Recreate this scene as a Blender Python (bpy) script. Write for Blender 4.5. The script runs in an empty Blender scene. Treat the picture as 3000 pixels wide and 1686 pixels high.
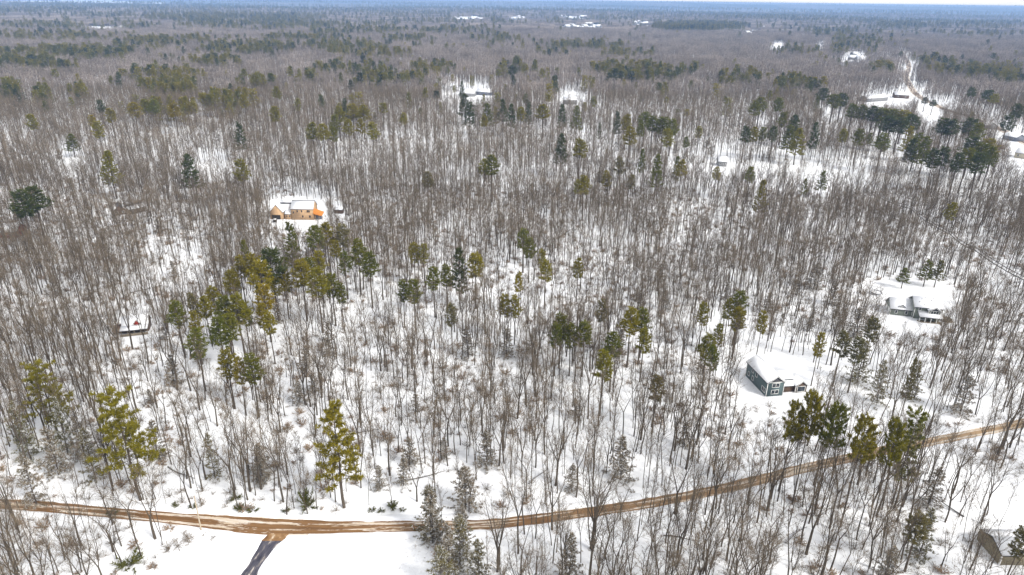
import bpy, math, random, time
import numpy as np
from mathutils import Matrix, Vector
T0 = time.time()
rng = np.random.default_rng(7)
random.seed(7)
scene = bpy.context.scene
COL = scene.collection

# ------------------------------------------------------------------ camera
CAMH = 110.0
FPX = 2000.0                       # focal length in pixels of the 3000 px wide photograph
PITCH = math.atan(844 / FPX)
ROLL = math.radians(0.75)
c_, s_ = math.cos(PITCH), math.sin(PITCH)
FWD = np.array([0, c_, -s_]); R0 = np.array([1.0, 0, 0]); U0 = np.array([0, s_, c_])
RGT = R0 * math.cos(ROLL) + U0 * math.sin(ROLL)
UPV = -R0 * math.sin(ROLL) + U0 * math.cos(ROLL)
cam_d = bpy.data.cameras.new('camera')
cam = bpy.data.objects.new('camera', cam_d); COL.objects.link(cam)
cam_d.sensor_width = 36.0; cam_d.lens = 36.0 * FPX / 3000.0
cam_d.clip_start = 0.5; cam_d.clip_end = 80000
M = Matrix.Identity(4)
for i in range(3):
    M[i][0] = RGT[i]; M[i][1] = UPV[i]; M[i][2] = -FWD[i]
M[2][3] = CAMH
cam.matrix_world = M
scene.camera = cam

# ------------------------------------------------------------------ sky, sun, exposure
SUN_EL, SUN_AZ = math.radians(40), math.radians(128)     # azimuth clockwise from +Y: from the right, a little behind the camera
world = bpy.data.worlds.new('World'); scene.world = world; world.use_nodes = True
nt = world.node_tree; nt.nodes.clear()
def N(tree, typ, **kw):
    n = tree.nodes.new(typ)
    for k, v in kw.items():
        setattr(n, k, v)
    return n
out = N(nt, 'ShaderNodeOutputWorld'); bg = N(nt, 'ShaderNodeBackground')
sky = N(nt, 'ShaderNodeTexSky', sky_type='NISHITA', sun_disc=False)
sky.sun_elevation = SUN_EL; sky.sun_rotation = SUN_AZ
sky.air_density = 1.0; sky.dust_density = 2.0; sky.ozone_density = 1.0
tc = N(nt, 'ShaderNodeTexCoord'); sep = N(nt, 'ShaderNodeSeparateXYZ'); mx = N(nt, 'ShaderNodeMath', operation='MAXIMUM'); mx.inputs[1].default_value = 0.004
cmb = N(nt, 'ShaderNodeCombineXYZ')
nt.links.new(tc.outputs['Generated'], sep.inputs[0]); nt.links.new(sep.outputs['Z'], mx.inputs[0])
nt.links.new(sep.outputs['X'], cmb.inputs[0]); nt.links.new(sep.outputs['Y'], cmb.inputs[1]); nt.links.new(mx.outputs[0], cmb.inputs[2])
nt.links.new(cmb.outputs[0], sky.inputs[0])
# thin high cloud veils the blue sky
cl = N(nt, 'ShaderNodeTexNoise'); cl.inputs['Scale'].default_value = 3.0; cl.inputs['Detail'].default_value = 5
mp = N(nt, 'ShaderNodeMapping'); mp.inputs['Scale'].default_value = (1, 1, 4)
nt.links.new(cmb.outputs[0], mp.inputs[0]); nt.links.new(mp.outputs[0], cl.inputs[0])
rp = N(nt, 'ShaderNodeMapRange'); rp.inputs[1].default_value = 0.3; rp.inputs[2].default_value = 0.7
rp.inputs[3].default_value = 0.68; rp.inputs[4].default_value = 0.92
nt.links.new(cl.outputs[0], rp.inputs[0])
mixw = N(nt, 'ShaderNodeMix', data_type='RGBA')
mixw.inputs[7].default_value = (9.8, 9.8, 9.9, 1)
nt.links.new(rp.outputs[0], mixw.inputs[0]); nt.links.new(sky.outputs[0], mixw.inputs[6])
nt.links.new(mixw.outputs[2], bg.inputs[0]); nt.links.new(bg.outputs[0], out.inputs[0])
bg.inputs[1].default_value = 0.068
sd = bpy.data.lights.new('sun', 'SUN'); sd.energy = 2.4; sd.angle = math.radians(16); sd.color = (1, 0.965, 0.90)
sun = bpy.data.objects.new('sun', sd); COL.objects.link(sun)
dv = Vector((math.sin(SUN_AZ) * math.cos(SUN_EL), math.cos(SUN_AZ) * math.cos(SUN_EL), math.sin(SUN_EL)))
sun.rotation_euler = dv.to_track_quat('Z', 'Y').to_euler()
sun.location = (0, 0, 300)
vs = scene.view_settings
vs.view_transform = 'Standard'; vs.look = 'None'; vs.gamma = 1.0; vs.exposure = 0.95; vs.use_curve_mapping = False

# ------------------------------------------------------------------ terrain height, projection
def g(x, y):
    x = np.asarray(x, float); y = np.asarray(y, float)
    r = np.hypot(x, y)
    near = 0.8 * np.sin(x / 52 + 1.0) * np.cos(y / 66) + 0.9 * np.sin(y / 95 + 0.5 + x / 210)
    mid = 4.0 * np.sin(x / 330 + 0.7) * np.sin(y / 420 + 0.4) * np.clip((r - 350) / 900, 0, 1)
    far = np.clip((r - 2500) / 4000, 0, 1) * (9 * np.sin(x / 1500 + 2) * np.cos(y / 1100 + 1) + 6 * np.sin(x / 700 + y / 900))
    ridge = 24 * np.exp(-((y - 10500) / 1400) ** 2) * np.exp(-((x + 2600) / 3400) ** 2)
    ridge2 = (84 + 7 * np.sin(x / 1300) + 5 * np.sin(x / 480 + 1)) * np.exp(-((y - 15500) / 1900) ** 2)
    return near + mid + far + ridge + ridge2
def proj(x, y, z):
    d = np.stack([x, y, z - CAMH], -1)
    dep = d @ FWD
    dep = np.where(dep < 1, 1, dep)
    return 1500 + FPX * (d @ RGT) / dep, 843 - FPX * (d @ UPV) / dep, dep
def at(px, py, h=0.0):
    """ground point (plus height h above the ground) seen at a pixel of the photograph"""
    px = np.asarray(px, float); py = np.asarray(py, float)
    d = RGT * ((px - 1500) / FPX)[..., None] + UPV * ((843 - py) / FPX)[..., None] + FWD
    z = np.zeros_like(px) + h
    for _ in range(6):
        dz = np.minimum(d[..., 2], -1e-3)
        t = (CAMH - z) / -dz
        x = d[..., 0] * t; y = d[..., 1] * t
        z = g(x, y) + h
    return x, y
def A(px, py, h=0.0):
    x, y = at(px, py, h); return float(x), float(y)
def gz(x, y): return float(g(x, y))
def inpoly(px, py, poly):
    px = np.asarray(px); py = np.asarray(py); ins = np.zeros(px.shape, bool)
    n = len(poly); j = n - 1
    for i in range(n):
        xi, yi = poly[i]; xj, yj = poly[j]
        cnd = ((yi > py) != (yj > py)) & (px < (xj - xi) * (py - yi) / ((yj - yi) or 1e-9) + xi)
        ins ^= cnd; j = i
    return ins
def vnoise(x, y, sc, seed):
    x = np.asarray(x) / sc; y = np.asarray(y) / sc
    xi = np.floor(x).astype(np.int64); yi = np.floor(y).astype(np.int64)
    fx = x - xi; fy = y - yi; fx = fx * fx * (3 - 2 * fx); fy = fy * fy * (3 - 2 * fy)
    def hsh(a, b):
        n = (a * 374761393 + b * 668265263 + seed * 974634777) & 0x7fffffff
        n = ((n ^ (n >> 13)) * 1274126177) & 0x7fffffff
        return ((n ^ (n >> 16)) & 0xffff) / 65535.0
    return (hsh(xi, yi) * (1 - fx) + hsh(xi + 1, yi) * fx) * (1 - fy) + (hsh(xi, yi + 1) * (1 - fx) + hsh(xi + 1, yi + 1) * fx) * fy

# ------------------------------------------------------------------ materials
def mat(name, rough=0.8):
    m = bpy.data.materials.new(name); m.use_nodes = True
    t = m.node_tree; b = t.nodes['Principled BSDF']
    b.inputs['Roughness'].default_value = rough
    b.inputs['Specular IOR Level'].default_value = 0.2
    return m, t, b
def ramp(t, fac, stops, interp='LINEAR'):
    r = N(t, 'ShaderNodeValToRGB'); r.color_ramp.interpolation = interp
    e = r.color_ramp.elements
    while len(e) < len(stops): e.new(0.5)
    for el, (p, c) in zip(e, stops):
        el.position = p; el.color = (c[0], c[1], c[2], 1) if not isinstance(c, float) else (c, c, c, 1)
    t.links.new(fac, r.inputs[0]); return r.outputs[0]
def noise(t, vec, scale, detail=4, rough=0.55, ms=None):
    n = N(t, 'ShaderNodeTexNoise'); n.inputs['Scale'].default_value = scale; n.inputs['Detail'].default_value = detail; n.inputs['Roughness'].default_value = rough
    if ms:
        m = N(t, 'ShaderNodeMapping'); m.inputs['Scale'].default_value = ms; t.links.new(vec, m.inputs[0]); vec = m.outputs[0]
    if vec is not None: t.links.new(vec, n.inputs[0])
    return n.outputs[0]
def mixc(t, fac, a, b, mode='MIX'):
    m = N(t, 'ShaderNodeMix', data_type='RGBA', blend_type=mode)
    for s, v in ((0, fac), (6, a), (7, b)):
        if isinstance(v, (int, float)): m.inputs[s].default_value = v
        elif isinstance(v, tuple): m.inputs[s].default_value = (*v[:3], 1)
        else: t.links.new(v, m.inputs[s])
    return m.outputs[2]
def bump(t, b, h, strength, dist):
    n = N(t, 'ShaderNodeBump'); n.inputs['Strength'].default_value = strength; n.inputs['Distance'].default_value = dist
    t.links.new(h, n.inputs['Height']); t.links.new(n.outputs[0], b.inputs['Normal'])
def math_(t, op, a, b=0.0, clamp=False):
    n = N(t, 'ShaderNodeMath', operation=op, use_clamp=clamp)
    for i, v in enumerate((a, b)):
        if isinstance(v, (int, float)): n.inputs[i].default_value = v
        else: t.links.new(v, n.inputs[i])
    return n.outputs[0]
def snow_on_top(t, b, col, lo=0.45, hi=0.8, amt=0.9):
    """snow caught on upward facing surfaces"""
    geo = N(t, 'ShaderNodeNewGeometry'); s = N(t, 'ShaderNodeSeparateXYZ'); t.links.new(geo.outputs['Normal'], s.inputs[0])
    nz = noise(t, geo.outputs['Position'], 0.7, 3)
    v = math_(t, 'ADD', s.outputs[2], math_(t, 'MULTIPLY', math_(t, 'SUBTRACT', nz, 0.5), 0.9))
    r = N(t, 'ShaderNodeMapRange'); r.inputs[1].default_value = lo; r.inputs[2].default_value = hi; r.inputs[4].default_value = amt
    t.links.new(v, r.inputs[0])
    t.links.new(mixc(t, r.outputs[0], col, (0.82, 0.84, 0.88)), b.inputs['Base Color'])

SNOWC = (0.86, 0.87, 0.89)
mS, t, b = mat('snow_ground', 0.7)
geo = N(t, 'ShaderNodeNewGeometry'); P = geo.outputs['Position']
n1 = noise(t, P, 0.25, 6, 0.65); n2 = noise(t, P, 0.05, 4)
base = ramp(t, n1, [(0.3, (0.76, 0.77, 0.80)), (0.55, SNOWC)])
# leaf litter and stubble poking through the snow in the woods
n3 = noise(t, P, 1.6, 6, 0.7); n4 = noise(t, P, 0.035, 3)
lit = math_(t, 'MULTIPLY', ramp(t, n3, [(0.57, 0.0), (0.68, 1.0)]), ramp(t, n4, [(0.42, 0.0), (0.6, 0.75)]))
base = mixc(t, lit, base, (0.22, 0.17, 0.12))
# beyond eight kilometres the woods are too far to tell apart
vl = N(t, 'ShaderNodeVectorMath', operation='LENGTH'); t.links.new(P, vl.inputs[0])
fr = N(t, 'ShaderNodeMapRange'); fr.inputs[1].default_value = 6500; fr.inputs[2].default_value = 8000; t.links.new(vl.outputs['Value'], fr.inputs[0])
nf = noise(t, P, 0.0011, 5, 0.6, (1, 0.35, 1)); nf2 = noise(t, P, 0.004, 3, 0.6, (1, 0.4, 1))
fc = ramp(t, nf, [(0.40, (0.17, 0.15, 0.15)), (0.52, (0.13, 0.125, 0.125)), (0.62, (0.03, 0.045, 0.03))])
fc = mixc(t, ramp(t, nf2, [(0.66, 0.0), (0.72, 0.8)]), fc, (0.7, 0.72, 0.75))
t.links.new(mixc(t, fr.outputs[0], base, fc), b.inputs['Base Color'])
bump(t, b, math_(t, 'ADD', noise(t, P, 0.6, 6, 0.6), math_(t, 'MULTIPLY', noise(t, P, 0.12, 3), 2.0)), 0.5, 0.6)

mSn, t, b = mat('snow_smooth', 0.65)
geo = N(t, 'ShaderNodeNewGeometry'); P = geo.outputs['Position']
t.links.new(ramp(t, noise(t, P, 0.5, 4), [(0.35, (0.80, 0.81, 0.84)), (0.6, SNOWC)]), b.inputs['Base Color'])
bump(t, b, noise(t, P, 0.9, 4), 0.25, 0.3)

def bark(name, c1, c2, lo=0.6, hi=0.9, amt=0.7):
    m, t, b = mat(name, 0.9)
    oi = N(t, 'ShaderNodeObjectInfo')
    tcn = N(t, 'ShaderNodeTexCoord')
    col = mixc(t, noise(t, tcn.outputs['Object'], 3, 4, 0.6, (1, 1, 0.25)), c1, c2)
    col = mixc(t, math_(t, 'MULTIPLY', oi.outputs['Random'], 0.6), col, (0.12, 0.10, 0.078))
    snow_on_top(t, b, col, lo, hi, amt)
    return m
mBark = bark('bark', (0.028, 0.021, 0.015), (0.088, 0.068, 0.048), 0.75, 1.0, 0.6)
mPBark = bark('pine_bark', (0.035, 0.026, 0.02), (0.10, 0.075, 0.055), 0.8, 1.1, 0.5)
mTwig, t, b = mat('twigs', 0.9)
oi = N(t, 'ShaderNodeObjectInfo')
ol = noise(t, oi.outputs['Location'], 0.02, 3)
tw = ramp(t, math_(t, 'ADD', math_(t, 'MULTIPLY', oi.outputs['Random'], 0.5), math_(t, 'MULTIPLY', ol, 0.5)), [(0.15, (0.10, 0.078, 0.05)), (0.5, (0.16, 0.125, 0.085)), (0.85, (0.23, 0.178, 0.125))])
t.links.new(tw, b.inputs['Base Color'])
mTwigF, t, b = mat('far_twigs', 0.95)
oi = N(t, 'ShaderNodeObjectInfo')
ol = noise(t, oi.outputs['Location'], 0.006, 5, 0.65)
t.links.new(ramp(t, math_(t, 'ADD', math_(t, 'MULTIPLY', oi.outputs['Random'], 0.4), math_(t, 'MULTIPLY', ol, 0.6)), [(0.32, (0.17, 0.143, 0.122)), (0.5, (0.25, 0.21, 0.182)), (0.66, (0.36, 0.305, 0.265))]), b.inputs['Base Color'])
mTan, t, b = mat('dry_leaves', 0.9)
t.links.new(mixc(t, N(t, 'ShaderNodeObjectInfo').outputs['Random'], (0.22, 0.15, 0.10), (0.33, 0.24, 0.16)), b.inputs['Base Color'])

def foliage(name, kind):
    m, t, b = mat(name, 0.75)
    oi = N(t, 'ShaderNodeObjectInfo'); geo = N(t, 'ShaderNodeNewGeometry')
    if kind == 'own':
        col = oi.outputs['Color']
    else:
        ol = noise(t, oi.outputs['Location'], 0.004, 2)
        col = ramp(t, math_(t, 'ADD', math_(t, 'MULTIPLY', oi.outputs['Random'], 0.45), math_(t, 'MULTIPLY', ol, 0.6)),
                   [(0.28, (0.026, 0.045, 0.02)), (0.38, (0.08, 0.10, 0.02)), (0.48, (0.19, 0.18, 0.012)), (0.72, (0.29, 0.235, 0.012))])
    nz = noise(t, geo.outputs['Position'], 0.8, 3)
    col = mixc(t, ramp(t, nz, [(0.35, 0.0), (0.65, 1.0)]), mixc(t, 0.3, col, (0.02, 0.03, 0.012)), mixc(t, 0.2, col, (0.26, 0.21, 0.02)))
    t.links.new(col, b.inputs['Base Color'])
    tl = N(t, 'ShaderNodeBsdfTranslucent'); t.links.new(col, tl.inputs[0]); ms = N(t, 'ShaderNodeMixShader'); ms.inputs[0].default_value = 0.35
    t.links.new(b.outputs[0], ms.inputs[1]); t.links.new(tl.outputs[0], ms.inputs[2]); t.links.new(ms.outputs[0], t.nodes['Material Output'].inputs[0])
    return m
mFol = foliage('pine_needles', 'own')
mFolF = foliage('far_pine_needles', 'far')
mGrey, t, b = mat('snowy_needles', 0.85)
geo = N(t, 'ShaderNodeNewGeometry')
t.links.new(ramp(t, noise(t, geo.outputs['Position'], 1.1, 3), [(0.3, (0.10, 0.085, 0.045)), (0.6, (0.24, 0.19, 0.125))]), b.inputs['Base Color'])
def plain(name, col, rough=0.7, var=0.15, sc=1.5):
    m, t, b = mat(name, rough)
    tcn = N(t, 'ShaderNodeTexCoord')
    d = tuple(max(0, x * (1 - var)) for x in col); l = tuple(min(1, x * (1 + var)) for x in col)
    t.links.new(mixc(t, noise(t, tcn.outputs['Object'], sc, 4), d, l), b.inputs['Base Color'])
    return m
def clap(name, col):
    m, t, b = mat(name, 0.6)
    tcn = N(t, 'ShaderNodeTexCoord'); sp = N(t, 'ShaderNodeSeparateXYZ'); t.links.new(tcn.outputs['Object'], sp.inputs[0])
    fr = math_(t, 'FRACT', math_(t, 'MULTIPLY', sp.outputs[2], 6.0))
    c2 = mixc(t, ramp(t, fr, [(0.0, 0.0), (0.12, 1.0)]), tuple(x * 0.6 for x in col), col)
    c3 = mixc(t, math_(t, 'MULTIPLY', noise(t, tcn.outputs['Object'], 0.8, 4), 0.3), c2, tuple(x * 0.8 for x in col))
    t.links.new(c3, b.inputs['Base Color']); bump(t, b, fr, 0.4, 0.02)
    return m
def sheets(name, col):
    m, t, b = mat(name, 0.8)
    tcn = N(t, 'ShaderNodeTexCoord'); sp = N(t, 'ShaderNodeSeparateXYZ'); t.links.new(tcn.outputs['Object'], sp.inputs[0])
    a = math_(t, 'ADD', sp.outputs[0], math_(t, 'MULTIPLY', sp.outputs[1], 0.73)); fx = math_(t, 'FRACT', math_(t, 'MULTIPLY', a, 1 / 2.4)); fz = math_(t, 'FRACT', math_(t, 'MULTIPLY', sp.outputs[2], 1 / 1.22))
    seam = math_(t, 'MINIMUM', ramp(t, fx, [(0.0, 0.0), (0.035, 1.0)]), ramp(t, fz, [(0.0, 0.0), (0.06, 1.0)]))
    ix = math_(t, 'FLOOR', math_(t, 'MULTIPLY', a, 1 / 2.4)); iz = math_(t, 'FLOOR', math_(t, 'MULTIPLY', sp.outputs[2], 1 / 1.22))
    wn = N(t, 'ShaderNodeTexWhiteNoise'); c = N(t, 'ShaderNodeCombineXYZ'); t.links.new(ix, c.inputs[0]); t.links.new(iz, c.inputs[1]); t.links.new(c.outputs[0], wn.inputs[0])
    c1 = mixc(t, wn.outputs['Value'], tuple(x * 0.78 for x in col), tuple(x * 1.15 for x in col))
    c1 = mixc(t, math_(t, 'MULTIPLY', noise(t, tcn.outputs['Object'], 1.3, 5), 0.45), c1, tuple(x * 0.6 for x in col))
    t.links.new(mixc(t, seam, tuple(x * 0.35 for x in col), c1), b.inputs['Base Color'])
    return m
mBlue = clap('blue_grey_clapboard', (0.10, 0.14, 0.145)); mSage = clap('sage_clapboard', (0.20, 0.225, 0.19))
mBrown = clap('brown_boards', (0.10, 0.065, 0.045)); mRed = clap('red_boards', (0.28, 0.035, 0.025)); mTanW = clap('tan_siding', (0.26, 0.225, 0.15))
mOSB = sheets('bare_plywood', (0.50, 0.33, 0.19)); mTrim = plain('white_trim', (0.8, 0.8, 0.78), 0.5, 0.05)
mGlass = plain('window_glass', (0.035, 0.042, 0.05), 0.12, 0.3); mOrange = plain('orange_tarp', (0.52, 0.19, 0.035), 0.7, 0.35)
mShingle = plain('dark_shingles', (0.07, 0.07, 0.078), 0.9, 0.3, 4); mWood = plain('weathered_wood', (0.22, 0.18, 0.13), 0.85, 0.3)
mDark = plain('dark_interior', (0.02, 0.018, 0.016), 0.9, 0.3); mMetal = plain('grey_metal', (0.14, 0.15, 0.18), 0.4, 0.2)
mPole = plain('pale_pole_wood', (0.42, 0.35, 0.26), 0.85, 0.2); mWire = plain('wire', (0.05, 0.045, 0.04), 0.7)
mCream = clap('cream_siding', (0.55, 0.5, 0.38)); mGreyW = clap('grey_siding', (0.22, 0.22, 0.22)); mRust = plain('rusty_orange', (0.3, 0.13, 0.06), 0.8, 0.3)
mWater, t, b = mat('bay_water', 0.35); b.inputs['Base Color'].default_value = (0.66, 0.74, 0.84, 1)

# dirt road: brown wheel ruts between strips of packed snow; u runs along, v across
def roadmat(name, bars, tan):
    m, t, b = mat(name, 0.6)
    uv = N(t, 'ShaderNodeUVMap'); uv.uv_map = 'uv'
    sp = N(t, 'ShaderNodeSeparateXYZ'); t.links.new(uv.outputs[0], sp.inputs[0])
    wob = noise(t, uv.outputs[0], 1, 3, 0.5, (0.05, 0.0, 1))
    v = math_(t, 'ADD', sp.outputs[1], math_(t, 'MULTIPLY', math_(t, 'SUBTRACT', wob, 0.5), 0.22))
    prof = ramp(t, v, bars)
    st = noise(t, uv.outputs[0], 1, 6, 0.65, (0.10, 7.0, 1))
    st2 = noise(t, uv.outputs[0], 1, 5, 0.6, (0.035, 3.0, 1))
    s = math_(t, 'ADD', prof, math_(t, 'MULTIPLY', math_(t, 'SUBTRACT', st, 0.5), 1.9))
    s = math_(t, 'ADD', s, math_(t, 'MULTIPLY', math_(t, 'SUBTRACT', st2, 0.5), 2.4))
    s = math_(t, 'ADD', s, math_(t, 'MULTIPLY', math_(t, 'SUBTRACT', noise(t, uv.outputs[0], 1, 6, 0.7, (0.7, 16, 1)), 0.5), 0.9)); msk = ramp(t, s, [(0.52, 0.0), (0.62, 1.0)])
    fine = noise(t, uv.outputs[0], 1, 5, 0.6, (0.5, 14, 1))
    dirt = mixc(t, fine, tuple(c * 0.45 for c in tan), tan)
    pale = ramp(t, math_(t, 'MULTIPLY', sp.outputs[0], 1 / 600), [(0.24, 0.0), (0.42, 1.0)]) if 'mud' in name else 0.0
    wet = ramp(t, st, [(0.35, (0.075, 0.035, 0.014)), (0.6, (0.25, 0.135, 0.06))])
    dirt = mixc(t, 0.5, dirt, wet)
    dirt = mixc(t, pale, dirt, mixc(t, fine, (0.22, 0.13, 0.06), (0.50, 0.36, 0.22)))
    sn = mixc(t, ramp(t, st, [(0.4, 0.0), (0.7, 1.0)]), (0.50, 0.40, 0.29), (0.84, 0.83, 0.82))
    t.links.new(mixc(t, msk, sn, dirt), b.inputs['Base Color'])
    bump(t, b, s, 0.6, 0.08)
    return m
mRoadL = roadmat('muddy_road', [(0.0, 0.45), (0.10, 0.85), (0.27, 0.5), (0.42, 0.9), (0.58, 0.75), (0.70, 0.42), (0.86, 0.95), (1.0, 0.5)], (0.24, 0.125, 0.045))
mRoadF = roadmat('far_road', [(0.0, 0.2), (0.3, 0.7), (0.7, 0.7), (1.0, 0.2)], (0.17, 0.165, 0.16))
mAsph, t, b = mat('wet_asphalt', 0.45)
uv = N(t, 'ShaderNodeUVMap'); uv.uv_map = 'uv'
st = noise(t, uv.outputs[0], 1, 5, 0.65, (0.22, 3.0, 1))
t.links.new(ramp(t, st, [(0.36, (0.028, 0.028, 0.042)), (0.52, (0.085, 0.08, 0.10)), (0.57, (0.18, 0.16, 0.15)), (0.63, (0.5, 0.45, 0.42))]), b.inputs['Base Color'])
mApron, t, b = mat('muddy_apron', 0.6)
geo = N(t, 'ShaderNodeNewGeometry')
t.links.new(ramp(t, noise(t, geo.outputs['Position'], 0.8, 5, 0.6, (1, 0.5, 1)), [(0.35, (0.15, 0.075, 0.028)), (0.55, (0.28, 0.16, 0.07)), (0.68, (0.6, 0.5, 0.38))]), b.inputs['Base Color'])

# ------------------------------------------------------------------ mesh helpers
class MB:
    def __init__(s): s.v = []; s.f = []; s.m = []; s.n = 0
    def add(s, v, f, m=0):
        v = np.asarray(v, float).reshape(-1, 3); f = np.asarray(f, int).reshape(-1, 3)
        s.v.append(v); s.f.append(f + s.n); s.m.append(np.full(len(f), m, np.int32)); s.n += len(v)
    def arrays(s): return np.concatenate(s.v), np.concatenate(s.f), np.concatenate(s.m)
    def merge(s, arr, mtx=None, off=(0, 0, 0)):
        v, f, m = arr
        if mtx is not None: v = v @ mtx.T
        s.v.append(v + np.asarray(off)); s.f.append(f + s.n); s.m.append(m); s.n += len(v)
    def mesh(s, name, mats):
        v, f, m = s.arrays()
        me = bpy.data.meshes.new(name)
        me.vertices.add(len(v)); me.vertices.foreach_set('co', v.astype(np.float32).ravel())
        me.loops.add(len(f) * 3); me.loops.foreach_set('vertex_index', f.astype(np.int32).ravel())
        me.polygons.add(len(f)); me.polygons.foreach_set('loop_start', np.arange(len(f), dtype=np.int32) * 3)
        me.polygons.foreach_set('material_index', m)
        for x in mats: me.materials.append(x)
        me.update(calc_edges=True); me.validate()
        return me
def tube(mb, pts, rad, sides, m=0):
    pts = np.asarray(pts, float); rad = np.asarray(rad, float); n = len(pts)
    d = np.gradient(pts, axis=0); d /= np.linalg.norm(d, axis=1)[:, None] + 1e-9
    ref = np.array([1.0, 0.13, 0.07]) if abs(d[0][0]) < 0.8 else np.array([0.1, 1.0, 0.1])
    u = np.cross(d, ref); u /= np.linalg.norm(u, axis=1)[:, None] + 1e-9
    w = np.cross(d, u)
    a = np.arange(sides) * 2 * np.pi / sides
    ring = pts[:, None] + rad[:, None, None] * (u[:, None] * np.cos(a)[None, :, None] + w[:, None] * np.sin(a)[None, :, None])
    i, j = np.meshgrid(np.arange(n - 1), np.arange(sides), indexing='ij')
    a0 = i * sides + j; a1 = i * sides + (j + 1) % sides; b0 = a0 + sides; b1 = a1 + sides
    mb.add(ring.reshape(-1, 3), np.concatenate([np.stack([a0, a1, b1], -1).reshape(-1, 3), np.stack([a0, b1, b0], -1).reshape(-1, 3)]), m)
def slivers(mb, p0, p1, w, m=0, r=None):
    p0 = np.asarray(p0); p1 = np.asarray(p1); n = len(p0)
    d = p1 - p0
    s = np.cross(d, (r or rng).normal(size=(n, 3))); s /= np.linalg.norm(s, axis=1)[:, None] + 1e-9
    w = np.broadcast_to(np.asarray(w, float), (n,))[:, None]
    v = np.stack([p0 - s * w / 2, p0 + s * w / 2, p1], 1).reshape(-1, 3)
    mb.add(v, np.arange(3 * n).reshape(-1, 3), m)
def unit(v): return v / (np.linalg.norm(v, axis=-1, keepdims=True) + 1e-9)

# ------------------------------------------------------------------ bare deciduous trees
def bare_tree(seed, H=19.0, fork=True, spread=1.0, thick=1.0):
    r = np.random.default_rng(seed)
    tr = MB(); cr = MB()
    def wob(p0, dirn, L, n, bend, up):
        pts = [np.array(p0, float)]; d = unit(np.array(dirn, float))
        for _ in range(n):
            d = unit(d + r.normal(size=3) * bend + np.array([0, 0, up])); pts.append(pts[-1] + d * L / n)
        return np.array(pts)
    r0 = 0.135 * thick * (0.75 + 0.5 * r.random())
    leaders = []
    if fork:
        hf = H * r.uniform(0.3, 0.5)
        tk = wob((0, 0, -0.5), (r.normal() * 0.05, r.normal() * 0.05, 1), hf + 0.5, 6, 0.035, 0.05)
        tube(tr, tk, np.linspace(r0 * 1.15, r0 * 0.8, 7), 6)
        k = r.integers(2, 4); a0 = r.random() * 6.28
        for i in range(k):
            a = a0 + i * 6.28 / k + r.normal() * 0.3; s = r.uniform(0.2, 0.38) * spread
            L = (H - hf) * r.uniform(0.85, 1.02)
            p = wob(tk[-1], (math.cos(a) * s, math.sin(a) * s, 1), L, 8, 0.05, 0.06)
            tube(tr, p, np.linspace(r0 * 0.62, 0.025, 9), 4); leaders.append((p, r0 * 0.62, 0.12))
    else:
        tk = wob((0, 0, -0.5), (r.normal() * 0.05, r.normal() * 0.05, 1), H * 0.97, 12, 0.04, 0.05)
        tube(tr, tk, np.linspace(r0 * 1.1, 0.03, 13), 5); leaders.append((tk, r0, 0.42))
    tips0 = []; tips1 = []
    for p, rr, t0 in leaders:
        nb = 9 if fork else 17
        for i in range(nb):
            t = t0 + (0.97 - t0) * (i + r.random()) / nb
            q = t * (len(p) - 1); k = int(q); o = p[k] * (1 - q + k) + p[min(k + 1, len(p) - 1)] * (q - k)
            ax = unit(p[min(k + 1, len(p) - 1)] - p[k - 1 if k else 0])
            a = r.random() * 6.28; s = r.uniform(0.45, 0.95) * spread
            d = unit(ax + np.array([math.cos(a) * s, math.sin(a) * s, 0.1]))
            L = H * r.uniform(0.12, 0.26) * (1.25 - 0.75 * t)
            bp = wob(o, d, L, 5, 0.09, 0.05)
            tube(cr, bp, np.linspace(max(0.028, rr * 0.3 * (1 - 0.5 * t)), 0.014, 6), 3, 0)
            ns = 6
            for j in range(ns):
                tt = 0.25 + 0.75 * (j + r.random()) / ns
                q2 = tt * 5; k2 = min(4, int(q2)); o2 = bp[k2] * (1 - q2 + k2) + bp[k2 + 1] * (q2 - k2)
                a = r.random() * 6.28
                d2 = unit(unit(bp[k2 + 1] - bp[k2]) + np.array([math.cos(a) * 0.7, math.sin(a) * 0.7, 0.3 * r.random()]))
                L2 = L * r.uniform(0.25, 0.5)
                e = o2 + d2 * L2
                tips0.append(o2); tips1.append(e)
                # twigs
                nt_ = 6
                f = r.uniform(0.25, 0.95, nt_)[:, None]; o3 = o2 + (e - o2) * f
                d3 = unit(d2 + r.normal(size=(nt_, 3)) * 0.6 + np.array([0, 0, 0.25]))
                slivers(cr, o3, o3 + d3 * (L2 * r.uniform(0.35, 0.8, nt_))[:, None], 0.028, 1, r)
    slivers(cr, tips0, tips1, 0.05, 1, r)
    return tr, cr
BARE = []
for i in range(16):
    fork = i % 2 == 0
    tr, cr = bare_tree(100 + i, 15 + (i * 37 % 7), fork, (1.0, 0.75, 1.2, 0.9, 1.6, 0.7, 1.0, 1.35)[i % 8], (1.0, 0.8, 1.1, 0.65, 1.2, 0.7, 1.45, 0.9)[i % 8])
    tm = tr.mesh('trunk', [mBark]); cm = cr.mesh('crown', [mBark, mTwig])
    full = MB(); full.merge(tr.arrays()); a, f_, m_ = cr.arrays(); full.merge((a, f_, m_))
    fm = full.mesh('bare_tree_mesh', [mBark, mTwig])
    BARE.append((tm, cm, fm, fork))
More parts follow.
